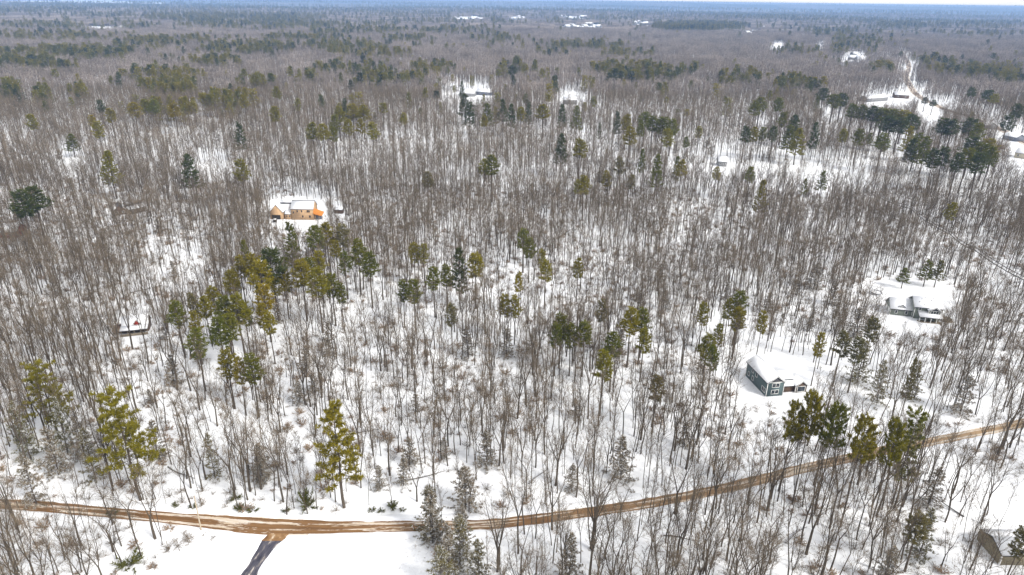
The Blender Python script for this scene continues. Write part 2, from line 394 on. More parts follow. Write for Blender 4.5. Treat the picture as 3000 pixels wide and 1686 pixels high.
def low_tree(r, H, tw, nb, nt_, wt):
    mb = MB()
    lean = r.normal(size=2) * 0.03 * H
    top = np.array([lean[0], lean[1], H * 0.9])
    tube(mb, [(0, 0, -0.5), top * 0.5, top], [tw, tw * 0.7, tw * 0.2], 3, 0)
    t = r.uniform(0.42, 0.98, nb); o = np.stack([lean[0] * t, lean[1] * t, t * H * 0.9], 1)
    a = r.random(nb) * 6.28; s = r.uniform(0.4, 1.0, nb)
    d = unit(np.stack([np.cos(a) * s, np.sin(a) * s, np.ones(nb)], 1)); L = H * r.uniform(0.15, 0.27, nb) * (1.2 - 0.5 * t)
    e = o + d * L[:, None]
    slivers(mb, o, e, wt * 1.3, 0, r)
    i = r.integers(0, nb, nt_); q = r.uniform(0.3, 1.0, nt_)[:, None]
    o2 = o[i] + (e[i] - o[i]) * q; d2 = unit(d[i] + r.normal(size=(nt_, 3)) * 0.6)
    slivers(mb, o2, o2 + d2 * r.uniform(0.7, 1.9, nt_)[:, None], wt, 1, r)
    return mb.arrays()
MID = []
r = np.random.default_rng(55)
for k in range(8):
    MID.append((low_tree(r, 16 + 5 * r.random(), 0.16, 20, 190, 0.075)))
TILES = []                                   # 20 m patches of bare wood for the middle distance
for k in range(5):
    mb = MB()
    for i in range(4):
        for j in range(4):
            H = r.uniform(13, 20)
            mb.merge(low_tree(r, H, 0.17, 10, 70, 0.17), None, ((i + r.random()) * 5 - 10, (j + r.random()) * 5 - 10, 0))
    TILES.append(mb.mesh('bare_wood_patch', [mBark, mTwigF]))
def dome(r, R, H, m=0, seg=6):
    """bristling crown of a far tree"""
    mb = MB(); n = 26
    a = r.random(n) * 6.28; q = np.sqrt(r.random(n)) * R; zz = H * (0.62 + 0.3 * (1 - (q / R) ** 2))
    o = np.stack([np.cos(a) * q, np.sin(a) * q, zz - H * 0.2], 1)
    d = np.stack([np.cos(a) * 0.5 * q / R, np.sin(a) * 0.5 * q / R, np.ones(n)], 1) + r.normal(size=(n, 3)) * 0.3
    slivers(mb, o, o + unit(d) * (H * r.uniform(0.12, 0.26, n))[:, None], 0.9, m, r)
    return mb.arrays()
FTILES = []                                  # 60 m patches for kilometres away
for k in range(5):
    mb = MB()
    for i in range(10):
        for j in range(10):
            mb.merge(dome(r, 3.6, r.uniform(12, 18)), None, ((i + r.random()) * 6 - 30, (j + r.random()) * 6 - 30, 0))
    gx, gy = np.meshgrid(np.linspace(-31, 31, 8), np.linspace(-31, 31, 8)); gzz = 7.5 + r.random(gx.shape) * 2.5
    v = np.stack([gx, gy, gzz], -1).reshape(-1, 3); f = []
    for i in range(7):
        for j in range(7):
            a0 = i * 8 + j; f += [(a0, a0 + 1, a0 + 9), (a0, a0 + 9, a0 + 8)]
    mb.add(v, f, 0)
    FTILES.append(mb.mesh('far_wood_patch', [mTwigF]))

# ------------------------------------------------------------------ conifers
def conifer(seed, kind, H=24.0, hi=True):
    r = np.random.default_rng(seed)
    tr = MB(); cr = MB()
    P = dict(
        layered=dict(base=0.30, R=5.6, prof=lambda t: 0.35 + 0.65 * (1 - t) ** 0.6 + 0.12 * math.sin(t * 9), sp=1.0, nb=5, tufts=13, up=0.10, drop=0.28, tl=0.85, tw=0.20),
        conical=dict(base=0.30, R=5.2, prof=lambda t: 0.12 + 0.88 * (1 - t) ** 0.75, sp=0.95, nb=5, tufts=12, up=0.22, drop=0.15, tl=0.8, tw=0.2),
        oval=dict(base=0.57, R=4.0, prof=lambda t: 0.1 + 0.9 * min(1, 0.55 + 2.2 * t) * (1 - t) ** 0.62, sp=0.8, nb=6, tufts=9, up=0.30, drop=0.18, tl=0.8, tw=0.2),
        dome=dict(base=0.64, R=4.6, prof=lambda t: max(0.2, math.sqrt(max(0, 1 - t * t))), sp=0.8, nb=6, tufts=11, up=0.35, drop=0.22, tl=0.85, tw=0.22),
        spruce=dict(base=0.06, R=4.3, prof=lambda t: 0.06 + 0.94 * (1 - t) ** 0.85, sp=0.6, nb=7, tufts=8, up=0.02, drop=0.34, tl=0.6, tw=0.13))[kind]
    n = 9; px = np.cumsum(r.normal(size=n) * 0.07); py = np.cumsum(r.normal(size=n) * 0.07)
    zz = np.linspace(-0.5, H, n); tp = np.stack([px - px[0], py - py[0], zz], 1)
    r0 = 0.33 if kind != 'spruce' else 0.2
    tube(tr, tp, np.linspace(r0, 0.04, n), 7)
    def tk(z): return np.array([np.interp(z, zz, tp[:, 0]), np.interp(z, zz, tp[:, 1]), z])
    z = P['base'] * H; a = r.random() * 6.28; tips = []
    # dead snags below the crown
    if kind != 'spruce':
        for q in range(12):
            zq = r.uniform(0.35, 1.0) * z; aq = r.random() * 6.28; o = tk(zq)
            slivers(cr, [o], [o + np.array([math.cos(aq), math.sin(aq), 0.1]) * r.uniform(0.8, 2.2)], 0.07, 0, r)
    while z < H - 0.4:
        t = (z - P['base'] * H) / (H * (1 - P['base']))
        rad = P['R'] * P['prof'](t)
        nb = P['nb'] if t < 0.85 else 4
        for i in range(nb):
            a += 6.283 / nb + r.normal() * 0.25
            if r.random() < P['drop']: continue
            L = rad * (r.uniform(0.35, 1.3) if kind == 'spruce' else r.uniform(0.65, 1.15)); up = P['up'] * (0.5 + 1.3 * t) + r.normal() * 0.06
            o = tk(z + r.normal() * 0.15); d = np.array([math.cos(a), math.sin(a), up])
            if kind == 'spruce': d[2] = -0.25 + 0.8 * t
            q = np.linspace(0, 1, 5)[:, None]
            pts = o + d * L * q + np.array([0, 0, 1]) * (0.12 * L * q ** 2)
            tube(cr, pts, np.linspace(0.06, 0.02, 5), 3, 0)
            nt_ = max(3, int(P['tufts'] * (0.4 + 0.6 * L / P['R'])))
            f = r.uniform(0.25, 1.0, nt_) ** 0.8
            side = np.array([-math.sin(a), math.cos(a), 0])
            wdt = 0.28 * L * (1.1 - f) + 0.12
            tc_ = o + d * (L * f)[:, None] + np.array([0, 0, 1]) * (0.12 * L * f ** 2)[:, None] + side * (r.uniform(-1, 1, nt_) * wdt)[:, None]
            k = (17 if kind in ('layered', 'conical', 'dome') else 13) if hi else 5
            c = np.repeat(tc_, k, 0)
            dd = unit(np.array([math.cos(a), math.sin(a), 0]) * 0.45 + r.normal(size=(len(c), 3)) * 0.55 + np.array([0, 0, 0.38]))
            w = P['tw'] * (1.0 if hi else 2.2)
            mi = np.where(r.random(len(c)) < (0.16 if kind == 'spruce' else 0.015), 2, 1)
            Ls = P['tl'] * r.uniform(0.6, 1.2, len(c))[:, None]
            for mm in (1, 2):
                s_m = mi == mm
                if s_m.any(): slivers(cr, c[s_m], (c + dd * Ls)[s_m], w, mm, r)
        z += P['sp'] * r.uniform(0.8, 1.2) * (1.0 if t < 0.8 else 0.7)
    o = tk(H - 0.5); slivers(cr, np.repeat([o], 10, 0), o + unit(r.normal(size=(10, 3)) * 0.4 + np.array([0, 0, 1])) * 0.9, 0.2, 1, r)
    return tr, cr
CON = {}
for kind, n in (('layered', 2), ('conical', 3), ('oval', 4), ('dome', 2), ('spruce', 3)):
    CON[kind] = []
    if kind == 'spruce': CON['hemlock'] = []
    for i in range(n):
        tr, cr = conifer(300 + 17 * i + len(kind), kind, 16.0 if kind == 'spruce' else 24.0)
        fm = mGrey if kind == 'spruce' else mFol
        CON[kind].append((tr.mesh('trunk', [mPBark]), cr.mesh('crown', [mPBark, fm, mSn]), 16.0 if kind == 'spruce' else 24.0))
        if kind == 'spruce': CON['hemlock'].append((CON[kind][-1][0], cr.mesh('crown', [mPBark, mFol, mSn]), 16.0))
FARCON = []
for i, kind in enumerate(('oval', 'conical', 'oval', 'dome', 'layered')):
    tr, cr = conifer(700 + i, kind, 22.0, False); full = MB(); full.merge(tr.arrays()); full.merge(cr.arrays())
    FARCON.append(full.mesh('far_pine', [mPBark, mFolF, mSn]))
SNOWY = []
for i in range(3):
    tr, cr = conifer(800 + i, 'spruce', 12.0, False); full = MB(); full.merge(tr.arrays()); full.merge(cr.arrays())
    SNOWY.append(full.mesh('snowy_fir', [mPBark, mGrey, mSn]))
def bush(seed, R, leafy, m):
    r = np.random.default_rng(seed); mb = MB(); n = 26
    d = unit(r.normal(size=(n, 3)) * np.array([1, 1, 0.5]) + np.array([0, 0, 0.8]))
    e = d * (R * r.uniform(0.7, 1.2, n))[:, None]
    slivers(mb, np.zeros((n, 3)) + r.normal(size=(n, 3)) * 0.1, e, 0.06, 0, r)
    k = leafy; i = r.integers(0, n, k); q = r.uniform(0.35, 1.0, k)[:, None]
    o = e[i] * q; slivers(mb, o, o + unit(d[i] + r.normal(size=(k, 3)) * 0.8) * r.uniform(0.25, 0.6, k)[:, None], 0.12 if leafy > 200 else 0.05, 1, r)
    return mb, m
BUSH = [bush(900 + i, 1.5, 420, mFol)[0].mesh('leaves', [mBark, mFol]) for i in range(3)]
TBUSH = [bush(920 + i, 1.6, 260, mTan)[0].mesh('tan_bush', [mTwig, mTan]) for i in range(2)] + [bush(940 + i, 1.8, 150, mTwig)[0].mesh('twiggy_bush', [mTwig, mTwig]) for i in range(3)]
print('meshes', time.time() - T0)

# ------------------------------------------------------------------ object helpers
def tag(o, label=None, cat=None, group=None, kind=None):
    if label: o['label'] = label
    if cat: o['category'] = cat
    if group: o['group'] = group
    if kind: o['kind'] = kind
    return o
def obj(name, me, parent=None):
    o = bpy.data.objects.new(name, me); COL.objects.link(o)
    if parent is not None: o.parent = parent
    return o
def empty(name, loc, rz=0.0, sc=(1, 1, 1)):
    o = bpy.data.objects.new(name, None); COL.objects.link(o); o.empty_display_size = 0.3
    o.location = loc; o.rotation_euler = (0, 0, rz); o.scale = sc; return o

# ------------------------------------------------------------------ the ground
def ground():
    rr = [0.0, 10.0]
    while rr[-1] < 22000: rr.append(rr[-1] * (1.022 if rr[-1] < 700 else 1.045))
    rr = np.array(rr[1:]); na = 600
    a = np.arange(na) * 2 * np.pi / na
    X = rr[:, None] * np.cos(a); Y = rr[:, None] * np.sin(a); Z = g(X, Y)
    v = np.stack([X, Y, Z], -1).reshape(-1, 3)
    i, j = np.meshgrid(np.arange(len(rr) - 1), np.arange(na), indexing='ij')
    a0 = i * na + j; a1 = i * na + (j + 1) % na; b0 = a0 + na; b1 = a1 + na
    mb = MB(); mb.add(v, np.concatenate([np.stack([a0, b0, b1], -1).reshape(-1, 3), np.stack([a0, b1, a1], -1).reshape(-1, 3)]))
    c0 = mb.n; mb.add([(0, 0, gz(0, 0))], np.zeros((0, 3), int))
    mb.f.append(np.stack([np.full(na, c0), np.arange(na), (np.arange(na) + 1) % na], -1)); mb.m.append(np.zeros(na, np.int32))
    me = mb.mesh('ground', [mS]); me.polygons.foreach_set('use_smooth', [True] * len(me.polygons))
    tag(obj('ground', me), 'snow covered ground rolling away to the horizon', kind='structure')
ground()
def catmull(pts, step=2.0):
    P = np.array(pts, float); P = np.vstack([2 * P[0] - P[1], P, 2 * P[-1] - P[-2]]); o = []
    for i in range(1, len(P) - 2):
        n = max(2, int(np.linalg.norm(P[i + 1] - P[i]) / step))
        for k in range(n):
            t = k / n; a, b, c, d = P[i - 1], P[i], P[i + 1], P[i + 2]
            o.append(0.5 * ((2 * b) + (c - a) * t + (2 * a - 5 * b + 4 * c - d) * t * t + (3 * b - a - 3 * c + d) * t ** 3))
    o.append(P[-2]); return np.array(o)
def ribbon(name, ctr, offs, hts, material, label, smooth=True, step=1.5, jit=0.0, wf=None, addw=False):
    """sheet along a centre line; offs and hts are its cross-section"""
    c = catmull(ctr, step); d = np.gradient(c, axis=0); d /= np.linalg.norm(d, axis=1)[:, None]
    nrm = np.stack([-d[:, 1], d[:, 0]], 1); s = np.concatenate([[0], np.cumsum(np.linalg.norm(np.diff(c, axis=0), axis=1))])
    k = len(offs); v = []; uvs = []
    jr = vnoise(s, s * 0, 3.0, 5) - 0.5
    wid = wf(c[:, 0]) if wf else 1.0
    for q in range(k):
        jj = jit * (vnoise(s, s * 0 + q * 9.1, 2.2, 5) - 0.5)
        oq = offs[q] + np.sign(offs[q]) * (wid - 1) * 2.3 if addw else offs[q] * wid
        x = c[:, 0] + nrm[:, 0] * (oq + jj); y = c[:, 1] + nrm[:, 1] * (oq + jj)
        hz = hts[q] * (1 + (0.9 * (vnoise(s, s * 0 + q * 3.3, 1.7, 8) - 0.4) if jit else 0))
        v.append(np.stack([x, y, g(x, y) + hz], 1)); uvs.append(np.stack([s, np.full(len(s), (offs[q] - offs[0]) / (offs[-1] - offs[0]))], 1))
    v = np.stack(v, 1); uvs = np.stack(uvs, 1); n = len(c)
    i, j = np.meshgrid(np.arange(n - 1), np.arange(k - 1), indexing='ij'); a0 = i * k + j
    f = np.concatenate([np.stack([a0, a0 + 1, a0 + k + 1], -1).reshape(-1, 3), np.stack([a0, a0 + k + 1, a0 + k], -1).reshape(-1, 3)])
    mb = MB(); mb.add(v.reshape(-1, 3), f); me = mb.mesh(name, [material])
    ul = me.uv_layers.new(name='uv'); ul.data.foreach_set('uv', uvs.reshape(-1, 2)[f.ravel()].astype(np.float32).ravel())
    if smooth: me.polygons.foreach_set('use_smooth', [True] * len(me.polygons))
    o = obj(name, me); tag(o, label, kind='structure'); return o
road_px = [(-260, 1462), (-60, 1474), (116, 1485), (349, 1505), (582, 1526), (815, 1543), (1000, 1545), (1165, 1543), (1432, 1537), (1630, 1514), (1863, 1481), (2096, 1438), (2329, 1380), (2504, 1339), (2795, 1281), (3000, 1240), (3300, 1175)]
road = [A(*p) for p in road_px]
RC = catmull(road, 3.0)
RW = lambda x: 0.76 + 0.36 * np.exp(-((x + 54) / 16) ** 2)
ribbon('dirt_road', road, [-2.45, -1.7, -0.85, 0, 0.85, 1.7, 2.45], [0.05, 0.08, 0.07, 0.10, 0.07, 0.08, 0.05], mRoadL, 'muddy brown dirt road with wheel ruts and strips of snow', wf=RW)
for sgn, nm in ((1, 'far'), (-1, 'near')):
    ribbon('snow_bank', road, sorted([sgn * x for x in (2.15, 2.75, 3.5, 4.8)]), [0.03, 0.42, 0.3, -0.08] if sgn > 0 else [-0.08, 0.3, 0.42, 0.03], mSn, 'ploughed snow bank along the %s side of the muddy road' % nm, jit=0.5, step=1.0, wf=RW, addw=True) if sgn > 0 else None
# near side bank is broken by the mouth of the asphalt drive
mouth = np.array(A(828, 1562))
left = [p for p in RC if p[0] < mouth[0] - 5.5]; rightp = [p for p in RC if p[0] > mouth[0] + 5.0]
for seg, nm in ((left, 'near left'), (rightp, 'near right')):
    ribbon('snow_bank', seg[::3], [-4.8, -3.5, -2.75, -2.15], [-0.08, 0.22, 0.3, 0.03], mSn, 'low snow bank along the %s side of the muddy road' % nm, jit=0.5, step=1.0, wf=RW, addw=True)
def sheet(name, L, Rr, z, material, label, step=1.0):
    """sheet between two edge lines given as pixels"""
    Lp = catmull([A(*p) for p in L], step); Rp = catmull([A(*p) for p in Rr], step)
    n = max(len(Lp), len(Rp)); q = np.linspace(0, 1, n)
    def rs(a): return np.stack([np.interp(q, np.linspace(0, 1, len(a)), a[:, i]) for i in range(2)], 1)
    Lp, Rp = rs(Lp), rs(Rp); k = 6; v = []; uvs = []
    for j in range(k):
        w = j / (k - 1); p = Lp * (1 - w) + Rp * w; v.append(np.stack([p[:, 0], p[:, 1], g(p[:, 0], p[:, 1]) + z], 1)); uvs.append(np.stack([q * n, np.full(n, w)], 1))
    v = np.stack(v, 1); uvs = np.stack(uvs, 1)
    i, j = np.meshgrid(np.arange(n - 1), np.arange(k - 1), indexing='ij'); a0 = i * k + j
    f = np.concatenate([np.stack([a0, a0 + 1, a0 + k + 1], -1).reshape(-1, 3), np.stack([a0, a0 + k + 1, a0 + k], -1).reshape(-1, 3)])
    mb = MB(); mb.add(v.reshape(-1, 3), f); me = mb.mesh(name, [material])
    ul = me.uv_layers.new(name='uv'); ul.data.foreach_set('uv', uvs.reshape(-1, 2)[f.ravel()].astype(np.float32).ravel())
    tag(obj(name, me), label, kind='structure')
sheet('driveway', [(766, 1583), (756, 1604), (738, 1636), (714, 1670), (700, 1690), (668, 1740), (630, 1810)], [(830, 1583), (806, 1605), (786, 1630), (766, 1662), (754, 1690), (730, 1740), (700, 1810)], 0.055, mAsph, 'dark wet asphalt driveway streaked with slush')
sheet('driveway_mouth', [(792, 1550), (786, 1566), (765, 1586)], [(888, 1550), (850, 1562), (831, 1586)], 0.07, mApron, 'brown muddy mouth of the asphalt driveway')
for pts, nm in (([(757, 1584), (748, 1604), (730, 1636), (706, 1670), (690, 1692), (655, 1745)], 'left'), ([(838, 1584), (815, 1606), (795, 1632), (774, 1664), (762, 1692), (740, 1745)], 'right')):
    ribbon('snow_bank', [A(*p) for p in pts], [-0.9, -0.35, 0.25, 0.9], [-0.05, 0.26, 0.22, -0.05], mSn, 'ragged snow ridge along the %s edge of the asphalt driveway' % nm, jit=0.6, step=0.6)
far_road = [(2640, 150), (2662, 190), (2655, 225), (2672, 262), (2700, 288), (2735, 305), (2766, 320), (2847, 345), (2905, 368), (2952, 390), (3000, 418), (3120, 480)]
FR = [A(*p) for p in far_road]
ribbon('far_road', FR, [-4.5, -2.5, 0, 2.5, 4.5], [0.1, 0.14, 0.16, 0.14, 0.1], mRoadF, 'ploughed grey road winding away at the far right', step=6)
ribbon('snowy_lane', [A(*p) for p in [(2770, 1340), (2860, 1390), (2950, 1440), (3060, 1500), (3200, 1570)]], [-4, -3.4, 0, 3.4, 4], [0.02, 0.16, 0.1, 0.16, 0.02], mSn, 'smooth white snow covered lane near the right edge', step=2)
sheet('water', [(-500, 13), (0, 13), (300, 13), (480, 10)], [(-500, -6), (0, -6), (300, -4), (480, 2)], 4.0, mWater, 'pale blue strip of bay water at the far left horizon', step=150)

# ------------------------------------------------------------------ houses
def box(mb, x0, x1, y0, y1, z0, z1, m=0):
    v = [(x, y, z) for z in (z0, z1) for y in (y0, y1) for x in (x0, x1)]
    mb.add(v, [(0, 2, 3), (0, 3, 1), (4, 5, 7), (4, 7, 6), (0, 1, 5), (0, 5, 4), (2, 6, 7), (2, 7, 3), (0, 4, 6), (0, 6, 2), (1, 3, 7), (1, 7, 5)], m)
def prism_x(mb, x0, x1, prof, m=0):
    if len(prof) == 6:      # chevron: two convex halves share the ridge
        a, b_, c, d, e_, f_ = prof
        prism_x(mb, x0, x1, [a, b_, e_, f_], m); prism_x(mb, x0, x1, [b_, c, d, e_], m); return
    """profile of (y, z) points extruded along x, capped"""
    n = len(prof); v = [(x0, y, z) for y, z in prof] + [(x1, y, z) for y, z in prof]
    f = []
    for i in range(n):
        j = (i + 1) % n; f += [(i, j, n + j), (i, n + j, n + i)]
    for i in range(1, n - 1): f += [(0, i + 1, i), (n, n + i, n + i + 1)]
    mb.add(v, f, m)
def part(name, mb, mats, parent, label=None):
    o = obj(name, mb.mesh(name, mats if isinstance(mats, list) else [mats]), parent)
    if label: o['label'] = label
    return o
def block(root, x0, x1, y0, y1, eave, rise, wmat, z0=-0.6, oh=0.4, axis='x', trim=True, snow=True, bare=0.0, wall_name='wall', roof_m=None):
    """gabled block: ridge along local x (or y); walls, roof slab with its blanket of snow, corner boards"""
    if axis == 'y':
        sw = lambda mb: setattr(mb, 'v', [np.stack([v[:, 1], v[:, 0], v[:, 2]], 1) for v in mb.v]) or setattr(mb, 'f', [f[:, ::-1] for f in mb.f])
        a0, a1, b0, b1 = y0, y1, x0, x1
    else:
        sw = lambda mb: None; a0, a1, b0, b1 = x0, x1, y0, y1
    c = (b0 + b1) / 2; hw = (b1 - b0) / 2
    w = MB(); prism_x(w, a0, a1, [(b0, z0), (b1, z0), (b1, eave), (c, eave + rise), (b0, eave)]); sw(w)
    part(wall_name, w, wmat, root)
    sl = rise / hw; e = eave - oh * sl
    rf = MB(); th = 0.16
    prism_x(rf, a0 - oh, a1 + oh, [(b0 - oh, e + 0.03), (c, eave + rise + 0.03), (b1 + oh, e + 0.03), (b1 + oh, e + th), (c, eave + rise + th + 0.03), (b0 - oh, e + th)]); sw(rf)
    ro = part('roof', rf, [roof_m or mShingle], root)
    if snow:
        s = MB(); q = 0.14 + bare
        for sg in (-1, 1):
            yo = c + sg * (hw + oh - 0.06); ze = e + th + 0.02 + 0.06 * sl
            yr = c + sg * q; zr = eave + rise + th + 0.05 - q * sl
            pr = [(yo, ze), (yo, ze + 0.10), (yr, zr + 0.17), (yr, zr)]
            prism_x(s, a0 - oh + 0.06, a1 + oh - 0.06, pr if sg > 0 else pr[::-1])
        if bare < 0.1: prism_x(s, a0 - oh + 0.06, a1 + oh - 0.06, [(c - q, eave + rise + 0.36 - q * sl), (c - q, eave + rise - q * sl + 0.22), (c + q, eave + rise - q * sl + 0.22), (c + q, eave + rise - q * sl + 0.36)])
        sw(s); o = part('snow_blanket', s, mSn, ro)
    if trim:
        k = 0.16
        for a in (a0, a1):
            for bb in (b0, b1):
                t_ = MB(); box(t_, a - k / 2, a + k / 2, bb - k / 2, bb + k / 2, z0, eave + 0.02); sw(t_); part('corner_board', t_, mTrim, root)
        for a in (a0 - oh - 0.02, a1 + oh - 0.04):
            t_ = MB(); prism_x(t_, a, a + 0.06, [(b0 - oh, e - 0.12), (c, eave + rise - 0.12), (b1 + oh, e - 0.12), (b1 + oh, e + 0.08), (c, eave + rise + 0.08), (b0 - oh, e + 0.08)]); sw(t_); part('rake_board', t_, mTrim, root)
def window(root, p, along, outw, w, h, n=1, frame=mTrim):
    """window: frame with recessed panes; p = centre on the wall, along/outw = unit vectors in plan"""
    ax, ay = along; ox, oy = outw; k = 0.11
    def bx(mb, u0, u1, z0, z1, d0, d1):
        v = []
        for z in (z0, z1):
            for d in (d0, d1):
                for u in (u0, u1): v.append((p[0] + ax * u + ox * d, p[1] + ay * u + oy * d, p[2] + z))
        mb.add(v, [(0, 2, 3), (0, 3, 1), (4, 5, 7), (4, 7, 6), (0, 1, 5), (0, 5, 4), (2, 6, 7), (2, 7, 3), (0, 4, 6), (0, 6, 2), (1, 3, 7), (1, 7, 5)])
    f = MB(); W = w / 2
    bx(f, -W - k, W + k, h / 2, h / 2 + k, 0.005, 0.09); bx(f, -W - k, W + k, -h / 2 - k, -h / 2, 0.005, 0.12)
    for i in range(n + 1):
        u = -W + w * i / n; kk = k if i in (0, n) else k / 2
        bx(f, u - (kk if i == 0 else kk / 1.0 if i != n else 0), u + (kk if i == n else kk if i else 0), -h / 2, h / 2, 0.005, 0.085)
    fo = part('window', f, frame, root)
    for i in range(n):
        g_ = MB(); u0 = -W + w * i / n + 0.03; u1 = -W + w * (i + 1) / n - 0.03
        bx(g_, u0, u1, -h / 2 + 0.01, 0.0 - 0.025, 0.004, 0.03); bx(g_, u0, u1, 0.025, h / 2 - 0.01, 0.004, 0.04)
        part('pane', g_, mGlass, fo)
def place(name, pa, pb, label, cat, group=None):
    """root at base corner pa (pixel) with local +x towards pixel pb"""
    a = A(*pa); b_ = A(*pb); rz = math.atan2(b_[1] - a[1], b_[0] - a[0])
    o = empty(name, (a[0], a[1], gz(*a)), rz); tag(o, label, cat, group); return o, math.hypot(b_[0] - a[0], b_[1] - a[1])
X, Y_ = (1, 0), (0, 1); NX, NY = (-1, 0), (0, -1)

# blue-grey house: long side towards the left, gable towards the camera
o, L = place('house', (2243, 1163), (2184, 1101), 'tall blue grey clapboard house with white trimmed windows and a snowy gable roof', 'house')
W = 5.4   # local x runs back along the long wall; local y to the left of it -> house body lies at negative y
block(o, 0, L, -W, 0, 4.9, 2.0, mBlue)
for x, z in ((L * 0.86, 1.6), (L * 0.66, 1.5), (L * 0.52, 3.7), (L * 0.70, 3.9)):
    window(o, (x, 0, z), X, Y_, 0.9, 1.25)
window(o, (L * 0.14, 0, 1.6), X, Y_, 2.0, 1.3, 2)
for z in (1.5, 3.8): window(o, (0, -W / 2, z), Y_, NX, 2.2, 1.25, 2)
gb = MB(); prism_x(gb, -0.05, -0.008, [(-W + 0.15, 4.9), (-0.15, 4.9), (-W / 2, 6.75)]); part('gable', gb, mShingle, o, 'dark shingled gable triangle')
bb = MB(); box(bb, -0.1, -0.01, -W, 0, 4.72, 4.92); part('trim_board', bb, mTrim, o)
block(o, L * 0.30, L * 0.62, -W - 5.0, -W + 0.5, 3.4, 1.4, mBlue, axis='y')
block(o, 0.8, 4.6, -W - 8.3, -W - 4.6, 2.6, 1.5, mBrown)
window(o, (0.8, -W - 6.45, 1.3), Y_, NX, 2.4, 1.7, 1)
block(o, 1.6, 4.2, -W - 4.7, -W + 0.05, 2.3, 0.6, mBrown, axis='y', trim=False)
# sage green house
o, L = place('house', (2606, 922), (2669, 928), 'sage green house with wide garage wing, front porch and snow covered roofs', 'house')
block(o, 0, L, 0, 7.5, 2.7, 2.9, mSage, wall_name='garage_wall')
for x in (0.27, 0.74): window(o, (L * x, 0, 1.5), X, NY, 0.75, 1.2)
block(o, L + 0.15, L + 9.6, -1.4, 7.2, 4.9, 2.4, mSage, oh=0.45)
window(o, (L + 1.9, -1.4, 4.1), X, NY, 0.7, 0.8)
block(o, L + 4.6, L + 8.6, -2.8, 3.0, 4.4, 1.3, mSage, axis='y')
window(o, (L + 6.6, -2.8, 3.7), X, NY, 2.6, 1.1, 3)
gb = MB(); v = [(L + 4.75, -2.83, 4.42), (L + 8.45, -2.83, 4.42), (L + 6.6, -2.83, 5.5)]; gb.add(v, [(0, 1, 2)]); part('gable', gb, mShingle, o, 'grey shingled gable triangle')
for u, v_, w_, h_ in ((1.3, 0.3, 0.5, 0.25), (2.4, 1.6, 0.35, 0.3), (3.6, 2.2, 0.5, 0.2), (5.6, 1.1, 0.3, 0.6), (6.4, 2.3, 0.6, 0.25), (3.0, -0.6, 0.25, 0.25), (8.2, 1.9, 0.7, 0.2)):
    bp = MB(); zf = lambda q: 5.275 + (q + 1.4) * 0.558
    x0 = L + 0.15 + u; bp.add([(x0, v_, zf(v_)), (x0 + w_, v_ + 0.1, zf(v_ + 0.1)), (x0 + w_ * 1.1, v_ + h_, zf(v_ + h_)), (x0 + w_ * 0.2, v_ + h_, zf(v_ + h_)), (x0, v_, zf(v_) - 0.1), (x0 + w_, v_ + 0.1, zf(v_ + 0.1) - 0.1), (x0 + w_ * 1.1, v_ + h_, zf(v_ + h_) - 0.1), (x0 + w_ * 0.2, v_ + h_, zf(v_ + h_) - 0.1)],
        [(0, 1, 2), (0, 2, 3), (0, 4, 5), (0, 5, 1), (1, 5, 6), (1, 6, 2), (2, 6, 7), (2, 7, 3), (3, 7, 4), (3, 4, 0)]); part('bare_patch', bp, mShingle, o)
# dormer on the garage roof
block(o, L * 0.36, L * 0.64, 0.3, 3.0, 3.5, 0.8, mTrim, axis='y', z0=2.8, oh=0.25, trim=False)
window(o, (L * 0.5, 0.3, 3.3), X, NY, 1.3, 0.5, 3)
pr = MB(); prism_x(pr, L + 1.2, L + 9.3, [(-5.0, 2.15), (-5.0, 2.30), (-1.45, 3.3), (-1.45, 3.1)]); rf = part('porch_roof', pr, mShingle, o)
s = MB(); prism_x(s, L + 1.25, L + 9.25, [(-4.95, 2.33), (-4.95, 2.55), (-1.47, 3.6), (-1.47, 3.33)]); part('snow_blanket', s, mSn, rf)
for i in range(5):
    p_ = MB(); x = L + 1.4 + i * 1.93; box(p_, x - 0.09, x + 0.09, -4.9, -4.72, -0.5, 2.2); part('post', p_, mTrim, o)
d_ = MB(); box(d_, L + 1.2, L + 9.3, -5.0, -2.9, -0.4, 0.25); part('porch_floor', d_, mWood, o)
gd = MB(); box(gd, -0.09, -0.01, 1.0, 3.4, -0.1, 2.2); part('garage_door', gd, mTrim, o)
gd = MB(); box(gd, -0.09, -0.01, 4.2, 6.6, -0.1, 2.2); part('garage_door', gd, mTrim, o)
d_ = MB(); box(d_, L + 10.3, L + 13.6, -2.5, 1.5, -0.3, 0.9); dk = part('deck', d_, mWood, o)
for i in range(6):
    p_ = MB(); box(p_, L + 10.35 + i * 0.62, L + 10.43 + i * 0.62, -2.5, -2.42, 0.9, 1.8); part('rail_post', p_, mWood, dk)
